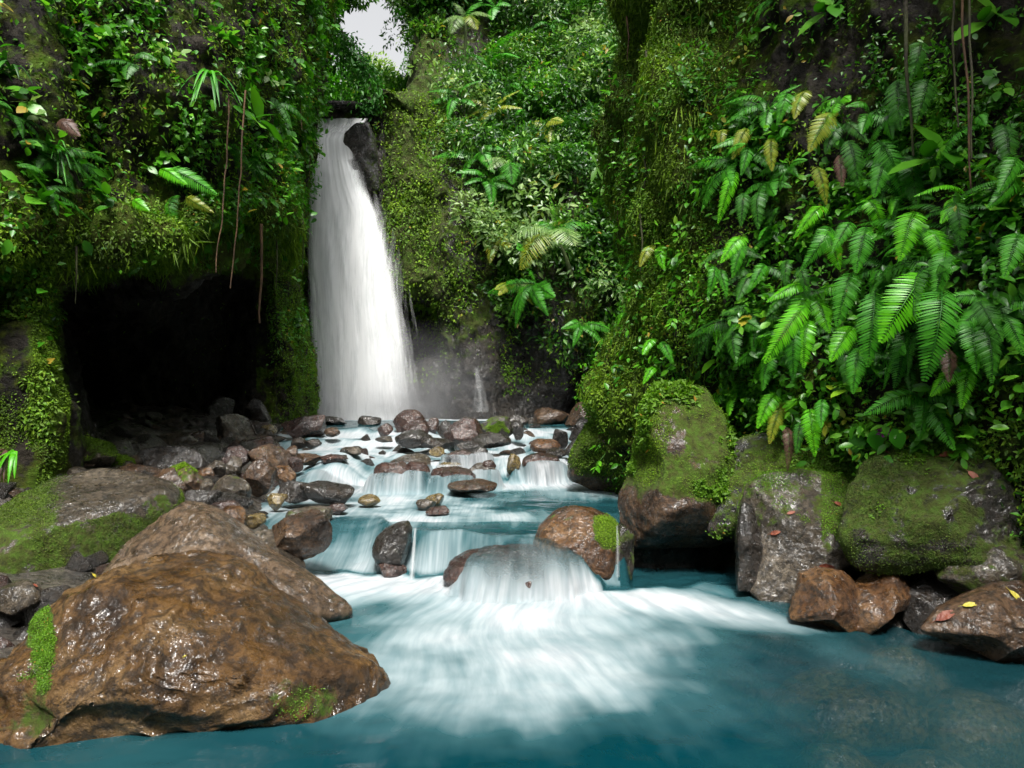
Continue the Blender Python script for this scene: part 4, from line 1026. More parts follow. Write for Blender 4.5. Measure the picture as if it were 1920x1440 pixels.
# ------------------------------------------------------------------ plant prototypes (meshes shared by their copies)
def plant_mesh(name, mat, n, size, leafL, seed, asp=0.55, droop=0.35, kind='spray'):
    """leafy stems growing out along +Z of the object, leaves facing out and up"""
    r = np.random.RandomState(seed); Vs, Fs, var, off = [], [], [], 0
    ns = max(2, n // 5)
    for s in range(ns):
        d = unit(np.array([r.normal() * .7, r.normal() * .7, 1.0])); ln = size * r.uniform(.5, 1.0)
        t = np.linspace(0, 1, 6)
        pts = d * (t[:, None] * ln) + np.array([0, -1, 0]) * (t[:, None] ** 2) * ln * droop
        v, f = tube_np(pts, 0.012 * size, 0.005 * size, 4)
        Vs.append(v); Fs.append(np.concatenate([f[:, [0, 1, 2]], f[:, [0, 2, 3]]]) + off); var.append(np.full(len(v), 0.15)); off += len(v)
        m = max(2, n // ns); tt = np.sort(r.uniform(.35, 1.0, m))
        P = np.stack([np.interp(tt, t, pts[:, k]) for k in range(3)], -1)
        side = np.where(np.arange(m) % 2 == 0, 1, -1)[:, None]
        T = unit(d * 0.5 + side * unit(np.cross(d, [0, 0.3, 1]))[None] * 1.0 + r.normal(size=(m, 3)) * .35 - np.array([0, .35, 0]))
        N = unit(np.array([0, .7, .9]) + r.normal(size=(m, 3)) * .35)
        L = leafL * (0.6 + .7 * r.rand(m))
        v, f, k = leaves(P, T, N, L, L * asp, True, 0.12, 0.18)
        Vs.append(v); Fs.append(f + off); off += len(v); var.append(np.repeat(np.clip(0.5 + r.normal(size=m) * .22, 0, .97), k))
    me = new_mesh(name, np.concatenate(Vs), np.concatenate(Fs), mat, False, {'var': ('FLOAT', np.concatenate(var))})
    return me

def orient(o, P, N, scale, roll=0.0, upw=0.35):
    Z = Vector(N) + Vector((0, 0, upw)); Z.normalize()
    up = Vector((0, 0, 1)); X = up.cross(Z)
    if X.length < 1e-3: X = Vector((1, 0, 0))
    X.normalize(); Yv = Z.cross(X)
    m = mat_from(X, Yv, Z, P) @ Matrix.Rotation(roll, 4, 'Z') @ Matrix.Scale(scale, 4)
    o.matrix_world = m

def scatter_plants(name, label, cat, group, meshes, surf, n, dens, seed, smin, smax, upw=0.35, margin=20, lift=0.0, roll=0.5):
    P, N, q = surf.sample(n, dens, seed, margin); r = np.random.RandomState(seed + 1)
    for i in range(n):
        o = bpy.data.objects.new(name, meshes[r.randint(len(meshes))]); C.objects.link(o)
        orient(o, P[i] + N[i] * lift, N[i], r.uniform(smin, smax), r.uniform(-roll, roll), upw)
        tag(o, label, cat, group)

def clump(freq, seed, lo=-0.1, hi=0.35):
    return lambda P: ss(lo, hi, fbm(P * freq, 3, seed))

# ---- moss and small ground cover on the cliffs (nobody could count it)
cl1 = clump(0.9, 301)
def dl_moss(p, q, P, N):
    lim = np.interp(p, [80, 160, 230, 300, 345, 400, 470, 520, 560], [490, 508, 492, 504, 472, 432, 428, 478, 490]); brow = ss(330, 420, q) * (1 - ss(lim - 5, lim + 12, q)) * (p < 500)
    edge = (p > 480) * (0.2 + .5 * ((p > 530) | (q < 500))) + (p < 110) * (q > 350) * 1.0
    cavein = (q > lim + 10) * (p > 95) * (p < 505)
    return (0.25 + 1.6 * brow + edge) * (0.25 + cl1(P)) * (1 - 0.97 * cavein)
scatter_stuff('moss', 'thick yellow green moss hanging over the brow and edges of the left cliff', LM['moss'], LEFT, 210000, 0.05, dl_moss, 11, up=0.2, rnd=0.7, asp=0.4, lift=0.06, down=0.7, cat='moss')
def dr_moss(p, q, P, N):
    return (0.3 + 2.6 * (1 - ss(1260, 1420, p + 0.3 * (q - 200))) + 0.8 * ss(560, 700, q)) * (0.25 + clump(1.4, 305)(P)) * (1 - 0.6 * ss(1380, 1480, p) * (q < 220))
scatter_stuff('moss', 'velvety moss on the ridged left edge of the right hand cliff', LM['moss'], RIGHT, 266000, 0.035, dr_moss, 12, up=0.2, rnd=0.7, asp=0.4, lift=0.05, down=0.7, cat='moss')
def db_moss(p, q, P, N):
    return ((0.25 + 2.2 * ss(690, 720, p) * (1 - ss(830, 900, p)) * ss(170, 200, q) * (1 - ss(560, 660, q)) + 1.4 * (q > 540) * (q < 720) * ss(-.05, .3, fbm(P * .7, 3, 77)))
            * (0.2 + clump(0.8, 309)(P)) * (q > 170) * (p > 690) * (1 - .9 * ss(700, 760, q)))
scatter_stuff('moss', 'bright moss on the rock buttress right of the waterfall', LM['moss'], BACK, 120000, 0.085, db_moss, 13, up=0.3, rnd=0.7, asp=0.45, lift=0.1, down=0.5, cat='moss')

def moss_hi(p, q, P, N): return (ss(700, 725, p) * (1 - ss(860, 920, p)) * ss(180, 220, q) * (1 - ss(560, 640, q)) + 1.2 * (q > 560) * (q < 740) * ss(.05, .3, fbm(P * .8, 3, 78))) * ss(-.05, .25, fbm(P * 1.1, 3, 79))
scatter_stuff('moss', 'patches of vivid green moss on the rock right of the waterfall', LM['mossb'], BACK, 50000, 0.08, moss_hi, 14, up=0.3, rnd=0.7, asp=0.45, lift=0.12, down=0.5, cat='moss')
scatter_stuff('moss', 'vivid green moss patches on the mossy column of the right cliff', LM['mossb'], RIGHT, 84000, 0.032, lambda p, q, P, N: (1 - ss(1270, 1420, p + 0.3 * (q - 200))) * ss(0.0, .3, fbm(P * 1.6, 3, 80)), 15, up=0.3, rnd=0.7, asp=0.45, lift=0.07, down=0.5, cat='moss')
scatter_stuff('moss', 'brighter moss patches on the brow and pillar of the left cliff', LM['mossb'], LEFT, 56000, 0.045, lambda p, q, P, N: (ss(340, 400, q) * (1 - ss(490, 505, q)) * (p < 420) + (p < 90) * (q > 380) + .5 * (p > 500) * (q > 300)) * ss(0.0, .3, fbm(P * 1.2, 3, 81)), 16, up=0.3, rnd=0.7, asp=0.45, lift=0.07, down=0.5, cat='moss')
scatter_stuff('hanging_moss', 'long strands of moss dangling from the brow of the cave', LM['moss'], LEFT, 7000, 0.2, lambda p, q, P, N: (p > 85) * (p < 560) * ss(400, 470, q) * (1 - ss(480, 540, q)) * (0.02 + clump(1.6, 371, 0, .3)(P)) * (1 - ss(-6, 10, q - np.interp(p, [80, 160, 230, 300, 345, 400, 470, 520, 560], [490, 508, 492, 504, 472, 432, 428, 478, 490]))), 17, up=0.0, rnd=0.9, asp=0.06, lift=0.1, down=2.4, cat='moss')
scatter_stuff('hanging_moss', 'moss strands dangling from the ridges of the mossy column', LM['moss'], RIGHT, 9800, 0.14, lambda p, q, P, N: (p < 1330) * (q < 740), 18, up=0.0, rnd=0.5, asp=0.08, lift=0.08, down=2.4, cat='moss')
def dl_leaf(p, q, P, N):
    cavein = (q > 490) * (p > 80) * (p < 500)
    return (1 - 0.75 * ss(330, 430, q)) * (0.06 + clump(1.1, 321, 0.0, 0.3)(P)) * (1 - cavein) * (q < 700)
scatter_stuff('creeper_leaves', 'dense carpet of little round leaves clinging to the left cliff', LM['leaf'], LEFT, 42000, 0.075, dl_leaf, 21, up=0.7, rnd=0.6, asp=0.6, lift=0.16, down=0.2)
def dr_leaf(p, q, P, N):
    return (0.08 + clump(1.5, 325, -0.05, 0.3)(P)) * (1 - 0.93 * (1 - ss(1250, 1300, p))) * (0.12 + 0.88 * ss(60, 260, q))
scatter_stuff('creeper_leaves', 'small leaved creepers filling the gaps between ferns on the right cliff', LM['leaf'], RIGHT, 58799, 0.045, dr_leaf, 22, up=0.6, rnd=0.7, asp=0.5, lift=0.12, down=0.3)
def dr_bright(p, q, P, N):
    return ss(-0.05, 0.2, fbm(P * 1.8, 3, 331)) * (ss(380, 520, q) * (1 - ss(1330, 1420, p)) + 0.9 * ss(700, 800, q)) * (q < 900)
scatter_stuff('clubmoss', 'bright lacy clubmoss on the damp lower right cliff', LM['mossb'], RIGHT, 56000, 0.032, dr_bright, 23, up=0.5, rnd=0.9, asp=0.5, lift=0.08, down=0.2)
def db_leaf(p, q, P, N):
    lo = 1 - ss(520, 640, q - 0.35 * (p - 900))
    return (0.06 + clump(0.75, 335, -0.05, 0.3)(P)) * np.clip(lo, 0, 1) * ss(800, 860, p - 0.28 * (q - 200)) * (P[:, 1] < 40)
scatter_stuff('hillside_leaves', 'mass of small leaves covering the hillside at the head of the gorge', LM['hill'], BACK, 80000, 0.15, db_leaf, 24, up=0.9, rnd=0.7, asp=0.5, lift=0.5, down=0.1)

# ---- countable leafy plants on the two cliffs
PL = [plant_mesh('leafy_plant', LM['leaf'], 14, 0.30, 0.11, 400 + k, .62) for k in range(5)] + [plant_mesh('leafy_plant', LM['bright'], 12, 0.26, 0.10, 420 + k, .6) for k in range(2)] + [plant_mesh('leafy_plant', LM['pale'], 9, 0.26, 0.10, 425, .6)]
PR = [plant_mesh('leafy_plant', LM['leaf'], 16, 0.26, 0.075, 430 + k, .5) for k in range(4)] + [plant_mesh('leafy_plant', LM['bright'], 14, 0.24, 0.07, 440 + k, .5) for k in range(4)] + [plant_mesh('leafy_plant', LM['ferny'], 12, 0.2, 0.06, 450, .5)]
scatter_plants('leafy_plant', 'small leafy plant sprouting from the left cliff', 'plant', 'leafy plants on the left cliff', PL, LEFT, 160,
               lambda p, q, P, N: (1 - 0.85 * ss(360, 450, q)) * (0.1 + clump(1.2, 341, -0.1, 0.25)(P)) * (1 - (q > 480) * (p > 80) * (p < 520)) * (q < 620) * ss(-40, 60, q + 60), 51, 0.7, 1.5)
scatter_plants('leafy_plant', 'small leafy plant growing among the ferns on the right cliff', 'plant', 'leafy plants on the right cliff', PR, RIGHT, 130,
               lambda p, q, P, N: (0.2 + clump(1.6, 343, -0.1, 0.25)(P)) * (0.12 + ss(100, 330, q)) * (1 - 0.85 * (p < 1260)) * (q < 860), 52, 0.6, 1.5)

scatter_stuff('trailing_leaves', 'loose trailing leaves among the plants on the left cliff', LM['leaf'], LEFT, 4900, 0.12, lambda p, q, P, N: (1 - 0.85 * ss(360, 450, q)) * (0.03 + clump(1.3, 351, 0.0, 0.25)(P)) * (1 - (q > 480) * (p > 80) * (p < 520)) * (q < 620), 53, up=0.8, rnd=0.6, asp=0.58, hi=True, lift=0.3, down=0.3)
scatter_stuff('trailing_leaves', 'loose trailing leaves among the ferns on the right cliff', LM['leaf'], RIGHT, 8400, 0.075, lambda p, q, P, N: (0.05 + clump(1.8, 353, -0.05, 0.25)(P)) * (0.15 + ss(100, 330, q)) * (1 - 0.9 * (p < 1270)) * (q < 860), 54, up=0.8, rnd=0.6, asp=0.5, hi=True, lift=0.25, down=0.3)

scatter_stuff('young_leaves', 'bright young leaves tipping the plants of the right cliff', LM['bright'], RIGHT, 5000, 0.06, lambda p, q, P, N: clump(1.7, 357, 0.0, 0.25)(P) * ss(200, 420, q) * (q < 860) * (0.4 + .6 * (p < 1500)), 55, up=0.8, rnd=0.6, asp=0.5, hi=True, lift=0.28, down=0.3)

# ---- hillside shrubs
def shrub_mesh(name, mat, n, L, seed, flat=0.75):
    r = np.random.RandomState(seed)
    k = 9; ctr = r.normal(size=(k, 3)) * [.45, .45, .32]; rad = r.uniform(.28, .5, k)
    d = unit(r.normal(size=(n, 3)) + [0, 0, .35]); c = r.randint(k, size=n)
    P = ctr[c] + d * rad[c][:, None] * (0.55 + .5 * r.rand(n)[:, None] ** .5)
    P[:, 2] = P[:, 2] * flat + .25
    T = unit(d * .8 + r.normal(size=(n, 3)) * .5 - [0, 0, .25]); N = unit(d * .5 + [0, 0, .9] + r.normal(size=(n, 3)) * .35)
    Ls = L * (.6 + .8 * r.rand(n)); v, f, m = leaves(P, T, N, Ls, Ls * .45, False)
    var = np.repeat(np.clip(.45 + .12 * (c % 4 - 1.5) + r.normal(size=n) * .16, 0, .97), m)
    vs, fs, off = [v], [f], len(v)
    for j in range(k):
        tv, tf = tube_np([[0, 0, -.2], ctr[j] * .5, ctr[j] + [0, 0, .25]], .03, .01, 4)
        vs.append(tv); fs.append(np.concatenate([tf[:, [0, 1, 2]], tf[:, [0, 2, 3]]]) + off); off += len(tv); var = np.concatenate([var, np.zeros(len(tv))])
    return new_mesh(name, np.concatenate(vs), np.concatenate(fs), mat, False, {'var': ('FLOAT', var)})
SH = [shrub_mesh('shrub', LM['hill'], 900, .13, 500 + k) for k in range(4)] + [shrub_mesh('shrub', LM['pale'], 500, .16, 510), shrub_mesh('shrub', LM['leaf'], 600, .17, 511), shrub_mesh('shrub', LM['bright'], 500, .13, 512)]
def d_shrub(p, q, P, N):
    lo = 1 - ss(500, 600, q - 0.3 * (p - 900))
    return np.clip(lo, 0, 1) * ss(815, 870, p - 0.28 * (q - 200)) * (P[:, 1] < 36) * (0.12 + clump(.6, 345, -.05, .2)(P))
scatter_plants('shrub', 'leafy shrub on the steep hillside at the head of the gorge', 'shrub', 'shrubs on the hillside', SH, BACK, 210, d_shrub, 61, 0.6, 1.35, 1.0, 120, 0.0, 3.0)

# ---- ferns
def frond_mesh(name, mat, seed, n=30, arch=0.16, wid=0.16, gap=1.0):
    """unit frond from the origin to (1,0,0), arching up in z, pinnae spread in y"""
    r = np.random.RandomState(seed); t = np.linspace(0.06, 0.985, n)
    ax = lambda t: np.stack([t, 0 * t + .02 * np.sin(3 * t + seed), arch * np.sin(math.pi * t ** 0.8)], -1)
    env = np.sin(np.clip(t, 0, 1) ** 0.75 * math.pi) ** 0.7 * (1 - .25 * t) * wid * 1.15 + 0.012
    P0 = ax(t); P, T, N, L = [], [], [], []
    tg = unit(ax(t + .01) - P0)
    for s in (-1, 1):
        P.append(P0); y = np.array([0, s, 0.0])
        T.append(unit(y + tg * (.25 + .5 * t[:, None]) + np.array([0, 0, -.22]) + r.normal(size=(n, 3)) * .05)); L.append(env * (1 + r.normal(size=n) * .05))
        N.append(unit(np.cross(tg, y) * s * 1.0 + r.normal(size=(n, 3)) * .12))
    P, T, N, L = map(np.concatenate, (P, T, N, L)); N = np.where(N[:, 2:] < 0, -N, N)
    step = (t[1] - t[0]) * 0.82 * gap
    v, f, m = leaves(P, T, N, L, np.full(len(L), step), True, 0.10, 0.22)
    var = np.repeat(np.clip(.5 + r.normal(size=len(L)) * .12 + .25 * np.tile(t - .5, 2), 0, .9), m)
    tv, tf = tube_np(ax(np.linspace(-.12, 1, 14)), .007, .002, 4)
    return new_mesh(name, np.concatenate([v, tv]), np.concatenate([f, np.concatenate([tf[:, [0, 1, 2]], tf[:, [0, 2, 3]]]) + len(v)]), mat, False,
                    {'var': ('FLOAT', np.concatenate([var, np.zeros(len(tv))]))})
FR = {m: [frond_mesh('frond', LM[m], 600 + k, 30 + 2 * k, .14 + .05 * k, .19 - .015 * k) for k in range(3)] for m in ('fern', 'fernb', 'fernd', 'ferny', 'dead')}

def place_frond(parent, A, B, out, mesh, wscale=1.0):
    A, B, out = Vector(A), Vector(B), Vector(out)
    X = B - A; L = X.length; X = X / L
    Z = out - X * out.dot(X); Z.normalize(); Y = Z.cross(X)
    o = bpy.data.objects.new('frond', mesh); C.objects.link(o); o.parent = parent
    M = mat_from(X * L, Y * L * wscale, Z * L, A)
    o.matrix_basis = Matrix.Translation(-parent.location) @ M
    return o

def px_fern(fr, label, lift=0.30):
    """fr: list of (x0,y0,x1,y1,kind,width factor) fronds seen in the photograph, rooted on the cliff behind them"""
    hb = hit(fr[0][0], fr[0][1])
    root = bpy.data.objects.new('fern', None); C.objects.link(root); root.location = Vector(hb[0].tolist())
    tag(root, label, 'fern', 'ferns on the right cliff')
    Y0 = hb[0][1]
    for (a, b, c, d, m, wf) in fr:
        h1 = hit(a, b); Ya = (h1[0][1] if h1 is not None else Y0); Ya = min(max(Ya, Y0 - .4), Y0 + .4) - lift
        A = px(a, b, Ya); B = px(c, d, Ya - 0.18)
        out = unit(np.array([-0.25, -0.85, 0.45])) + R.normal(size=3) * .12
        mm = FR[m][R.randint(3)]
        o = place_frond(root, A, B, out, mm, wf)
    return root
FERNS = [
 ([(1735, 512, 1652, 642, 'fernb', 1.25), (1640, 545, 1628, 688, 'fern', 1.0), (1680, 600, 1674, 727, 'fernd', 1.1), (1700, 500, 1762, 540, 'fernb', 1.2)], 'big bright green fern with the widest frond, at the centre of the right cliff'),
 ([(1768, 540, 1727, 714, 'fern', 1.25), (1775, 650, 1780, 716, 'dead', 1.0), (1745, 560, 1760, 690, 'fernd', 1.1)], 'fern with one long broad dark ribbed frond and a withered grey one below it'),
 ([(1602, 512, 1566, 612, 'fern', 1.15), (1598, 612, 1558, 678, 'fernb', 1.2), (1612, 650, 1600, 738, 'fern', 1.0), (1580, 640, 1590, 720, 'fernd', 1.0)], 'fern hanging in three tiers left of the widest bright frond'),
 ([(1515, 575, 1432, 680, 'fernb', .9), (1492, 605, 1484, 716, 'fern', 1.0), (1520, 600, 1505, 690, 'fernb', 1.1), (1510, 585, 1458, 640, 'dead', .8)], 'fern with yellowish drooping fronds above the mossy ledge'),
 ([(1812, 600, 1832, 700, 'fern', 1.1), (1840, 610, 1858, 718, 'fernd', 1.1), (1830, 560, 1880, 640, 'fernd', 1.1)], 'dark fern near the right edge, right of the longest broad frond'),
 ([(1462, 738, 1418, 802, 'fernb', 1.15), (1468, 752, 1443, 832, 'ferny', .9), (1475, 800, 1475, 882, 'dead', .8)], 'small fern with one lime green and one brownish frond low on the cliff'),
 ([(1520, 765, 1526, 856, 'fernb', 1.1), (1542, 748, 1540, 802, 'fern', 1.0), (1505, 790, 1492, 850, 'fernd', .9)], 'single upright looking lime frond fern just above the rocks'),
 ([(1552, 395, 1486, 446, 'fernb', .9), (1560, 430, 1500, 505, 'fern', 1.0), (1545, 432, 1575, 505, 'fernb', 1.2)], 'fern with wide spreading fronds left of the hanging trio'),
 ([(1618, 372, 1655, 446, 'fernb', 1.2), (1625, 424, 1606, 512, 'fern', 1.1), (1600, 420, 1560, 470, 'fern', 1.0)], 'leftmost of the three bright hanging ferns on the upper right cliff'),
 ([(1722, 398, 1684, 488, 'fernb', 1.25), (1712, 420, 1740, 470, 'fernd', 1.0)], 'middle one of the three bright hanging ferns on the upper right cliff'),
 ([(1745, 430, 1766, 522, 'fernb', 1.2), (1790, 380, 1797, 470, 'fernd', 1.1), (1775, 470, 1750, 560, 'fern', 1.0)], 'rightmost of the three bright hanging ferns on the upper right cliff'),
 ([(1645, 262, 1690, 372, 'fern', 1.1), (1665, 290, 1640, 370, 'fern', 1.0), (1700, 300, 1720, 390, 'fernd', 1.1)], 'medium green fern with layered fronds above the bright trio'),
 ([(1530, 312, 1548, 384, 'ferny', .9), (1590, 262, 1612, 352, 'fernd', 1.0), (1575, 290, 1580, 350, 'dead', .8)], 'yellow green fern beside a dark one in the upper middle of the right cliff'),
 ([(1515, 170, 1490, 222, 'ferny', 1.0), (1560, 212, 1518, 284, 'ferny', 1.1), (1480, 180, 1455, 235, 'fern', 1.0)], 'yellowing fern high on the right cliff'),
 ([(1405, 243, 1372, 298, 'ferny', 1.0), (1445, 258, 1448, 320, 'ferny', .9), (1360, 246, 1348, 286, 'ferny', 1.0), (1370, 220, 1415, 232, 'fern', 1.1)], 'pale yellow green fern near the mossy column'),
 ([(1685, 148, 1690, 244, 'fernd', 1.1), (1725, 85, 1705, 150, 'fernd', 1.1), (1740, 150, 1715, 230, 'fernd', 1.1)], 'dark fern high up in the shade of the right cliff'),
 ([(1402, 448, 1350, 492, 'fernb', 1.1), (1435, 498, 1400, 548, 'fern', 1.0), (1392, 450, 1372, 520, 'fern', 1.0)], 'bright little fern left of the spreading fern'),
 ([(1382, 322, 1345, 418, 'fernb', .7), (1397, 362, 1388, 424, 'fernd', 1.0), (1428, 358, 1420, 430, 'fernd', 1.0)], 'fern with one long narrow bright frond'),
 ([(1895, 345, 1850, 388, 'fern', 1.1), (1880, 232, 1895, 312, 'fernd', 1.1), (1905, 300, 1870, 360, 'fern', 1.0), (1915, 440, 1880, 520, 'fern', 1.1)], 'green fern at the right edge of the picture'),
 ([(1480, 488, 1470, 540, 'fernd', 1.0), (1500, 500, 1515, 560, 'fernd', 1.0)], 'small dark fern tucked below the spreading fern'),
 ([(1340, 500, 1325, 560, 'fern', .9), (1352, 505, 1362, 555, 'fern', .9)], 'tiny fern on the clubmoss slope'),
 ([(1225, 460, 1200, 500, 'ferny', 1.0), (1235, 465, 1245, 505, 'fernb', 1.0)], 'tiny fern growing on the mossy column'),
 ([(1230, 690, 1205, 720, 'fernb', 1.0), (1240, 640, 1262, 680, 'fern', 1.0), (1228, 635, 1205, 665, 'fernb', 1.0)], 'tiny bright fern low on the mossy column'),
]
for fr, lab in FERNS: px_fern(fr, lab)
# more ferns filling the cliff, random
def rand_ferns(n, surf, dens, seed, label, group, kinds, smin, smax, lift=0.05):
    P, N, q = surf.sample(n, dens, seed, 10); r = np.random.RandomState(seed)
    for i in range(n):
        root = bpy.data.objects.new('fern', None); C.objects.link(root)
        root.location = Vector((P[i] + N[i] * lift).tolist()); tag(root, label, 'fern', group)
        out0 = unit(N[i] + [0, 0, .3]); side = unit(np.cross(out0, [0, 0, 1])); k = r.randint(3, 6); s = r.uniform(smin, smax)
        m = kinds[r.randint(len(kinds))]
        for j in range(k):
            a = (j - (k - 1) / 2) * .75 + r.normal() * .15
            d = unit(out0 * .55 + side * math.sin(a) * .9 - np.array([0, 0, .75 * math.cos(a)]))
            A = P[i] + N[i] * lift; B = A + d * s * r.uniform(.75, 1.1)
            place_frond(root, A, B, unit(out0 + [0, 0, .5]) + r.normal(size=3) * .1, FR[m][r.randint(3)], r.uniform(.9, 1.15))
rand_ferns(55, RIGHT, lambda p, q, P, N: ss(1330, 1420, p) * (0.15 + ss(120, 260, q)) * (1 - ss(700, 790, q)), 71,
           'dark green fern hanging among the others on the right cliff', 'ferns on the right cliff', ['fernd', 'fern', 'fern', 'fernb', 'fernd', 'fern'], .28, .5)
rand_ferns(14, RIGHT, lambda p, q, P, N: (p < 1400) * ss(250, 350, q) * (1 - ss(640, 720, q)), 72, 'little yellow green fern on the mossy column', 'ferns on the mossy column', ['ferny', 'fernb', 'fern'], .16, .28)
rand_ferns(16, LEFT, lambda p, q, P, N: (q < 430) * (q > 20) * (p < 560), 73, 'fern growing on the left cliff', 'ferns on the left cliff', ['fern', 'fernd', 'fernd'], .35, .6)
rand_ferns(26, BACK, lambda p, q, P, N: d_shrub(p, q, P, N), 74, 'large fern among the hillside shrubs', 'ferns on the hillside', ['fern', 'fern', 'ferny'], .8, 1.4, .5)
for fr, lab in [([(300, 318, 350, 345, 'fernb', 1.0), (310, 322, 405, 365, 'fern', 1.0), (335, 365, 330, 450, 'fern', 1.0), (350, 370, 400, 400, 'ferny', .9), (250, 375, 280, 395, 'fernb', 1.)], 'large light green fern just above the cave brow'),
                ([(115, 225, 150, 255, 'dead', 1.0), (118, 228, 142, 262, 'dead', 1.0)], 'small withered brown fern on the left cliff')]:
    o = px_fern(fr, lab); o['group'] = 'ferns on the left cliff'

# ---- plants picked out one by one
BL = plant_mesh('broadleaf', LM['bright'], 5, 0.16, 0.17, 450, .6); BS = plant_mesh('broadleaf', LM['leaf'], 6, 0.2, 0.2, 451, .55); BR = plant_mesh('rosette', LM['bright'], 12, 0.12, 0.17, 452, .35)
for p, q, s, me, lab in [(1425, 590, .9, BL, 'light green plant with four pointed leaves left of the fern tiers'), (1378, 665, .9, BL, 'light green plant with one big oval leaf below the clubmoss'),
                         (1790, 330, 1.5, BS, 'climbing plant with four big smooth leaves at the upper right'), (1885, 600, 1.1, BR, 'shiny rosette plant at the right edge beside the dark fern'),
                         (1880, 440, 1.3, BS, 'large leaved plant at the right edge above the shiny rosette'), (1562, 745, .7, BL, 'pale silvery leaved plant above the round textured leaves'),
                         (1625, 745, .8, BL, 'striped leaf plant above the purple flower'), (1358, 742, .7, BL, 'small plant on top of the bright mossy boulder'),
                         (1362, 822, .75, BS, 'glossy heart leaved plant on the mossy boulder shoulder'), (1645, 715, .8, BS, 'plant with arching reddish stem by the ferns'),
                         (1590, 25, 1.2, BS, 'dark big leaved plant at the top of the right cliff'), (1880, 60, 1.3, BS, 'ribbed leaved plant at the top right corner'),
                         (455, 240, 1.6, BS, 'pale glossy leaved plant hanging by the vine on the left cliff'), (480, 320, 1.2, BS, 'pale leafy plant low by the vine on the left cliff'),
                         (70, 405, 1.3, BS, 'big leaved seedling on the mossy brow'), (27, 525, 1.0, BS, 'plant with a single rounded leaf on the left pillar')]:
    h = hit(p, q)
    o = bpy.data.objects.new(me.name, me); C.objects.link(o); orient(o, h[0] + h[1] * 0.1, unit(h[1] + [-.2, -.6, .2]), s * (0.6 + h[0][1] * .07), 0, .4)
    tag(o, lab, 'plant')
def single_leaf(P, T, N, L, Wd, mat, label, name='fallen_leaf', cat='leaf', group=None):
    v, f, m = leaves(np.zeros((1, 3)), np.array([T], float), np.array([N], float), L, Wd, True, .2, .12)
    tv, tf = tube_np([[0, 0, 0], -unit(np.array(T, float)) * L * .25], L * .015, L * .01, 4)
    me = new_mesh(name, np.concatenate([v, tv]), np.concatenate([f, np.concatenate([tf[:, [0, 1, 2]], tf[:, [0, 2, 3]]]) + len(v)]), mat, True, {'var': ('FLOAT', np.full(len(v) + len(tv), .5))})
    return link(name, me, P, label=label, cat=cat, group=group)
bpy.context.view_layer.update()
dg = bpy.context.evaluated_depsgraph_get()
def ray(p, q):
    d = Vector(((p - 960) / F, 1.0, (HZ - q) / F)).normalized()
    ok, loc, n, idx, ob, _ = S.ray_cast(dg, Vector((0, 0, CH)), d)
    return (np.array(loc), np.array(n)) if ok else (px(p, q, 5), np.array([0, -1, 0.]))
for p, q, L, a, m, lab in [(172, 1078, .085, 55, M_yelleaf, 'oval yellow leaf lying on the shoulder of the huge ochre boulder'), (1445, 1002, .11, 0, M_redleaf, 'largest red brown leaf on the tall grey rock'),
                           (1562, 943, .10, -15, M_redleaf, 'dark red leaf on the upper right of the tall grey rock'), (1475, 965, .09, 20, M_redleaf, 'curled red leaf above the largest one'),
                           (1535, 1062, .14, 3, M_redleaf, 'red feathered leaf in the crevice above the twin wet rocks'), (1890, 1108, .12, -70, M_yelleaf, 'cream yellow leaf on the faceted rock at the right edge'),
                           (1805, 1138, .11, -10, M_yelleaf, 'lime yellow leaf on the rock at the lower right'), (1755, 1165, .17, 25, M_redleaf, 'rusty brown spotted leaf lying at the waterline'),
                           (1660, 845, .12, -60, M_redleaf, 'brown dead leaf under the purple flower'), (345, 1231, .025, 30, M_yelleaf, 'tiny yellow leaf in the middle of the huge boulder'),
                           (62, 1098, .05, -60, M_redleaf, 'small orange leaf between the stones at the left edge'), (1760, 858, .15, 10, M_redleaf, 'curled dry leaf on the mossy ledge'),
                           (1815, 885, .13, -60, M_redleaf, 'long dry brown leaf hanging off the mossy ledge')]:
    P, N = ray(p, q)
    t = np.array([math.cos(math.radians(a)), -0.1, math.sin(math.radians(a))]); t = unit(t - N * np.dot(t, N))
    single_leaf(P + N * .012, t, N, L * .75, L * .32, m, lab)
for k, (p, q, a, lab) in enumerate([(1582, 820, -100, 'dark textured round leaf, left of three'), (1610, 815, -85, 'shiny dark green heart shaped leaf, middle of three'), (1645, 812, -75, 'olive ribbed round leaf, right of three')]):
    h = hit(p, q); P = h[0] + np.array([-.02, -.25, .05])
    single_leaf(P, [math.cos(math.radians(a)), -.25, math.sin(math.radians(a))], [-.2, -.9, .4], .15, .12, LM['fern' if k else 'fernd'], lab, 'round_leaf', 'plant')
h = hit(1618, 805); Pf = h[0] + np.array([0, -.28, 0]); r = np.random.RandomState(3)
d = unit(r.normal(size=(40, 3)) + [0, -.5, 0]); v, f, m = leaves(d * .015, d, unit(r.normal(size=(40, 3))), .03 * np.ones(40), .013 * np.ones(40), True)
link('flower', new_mesh('flower', v * [1.4, 1, 1], f, M_flower, False, {'var': ('FLOAT', np.full(len(v), .5))}), Pf, label='little cluster of purple petals above the round textured leaves', cat='flower')

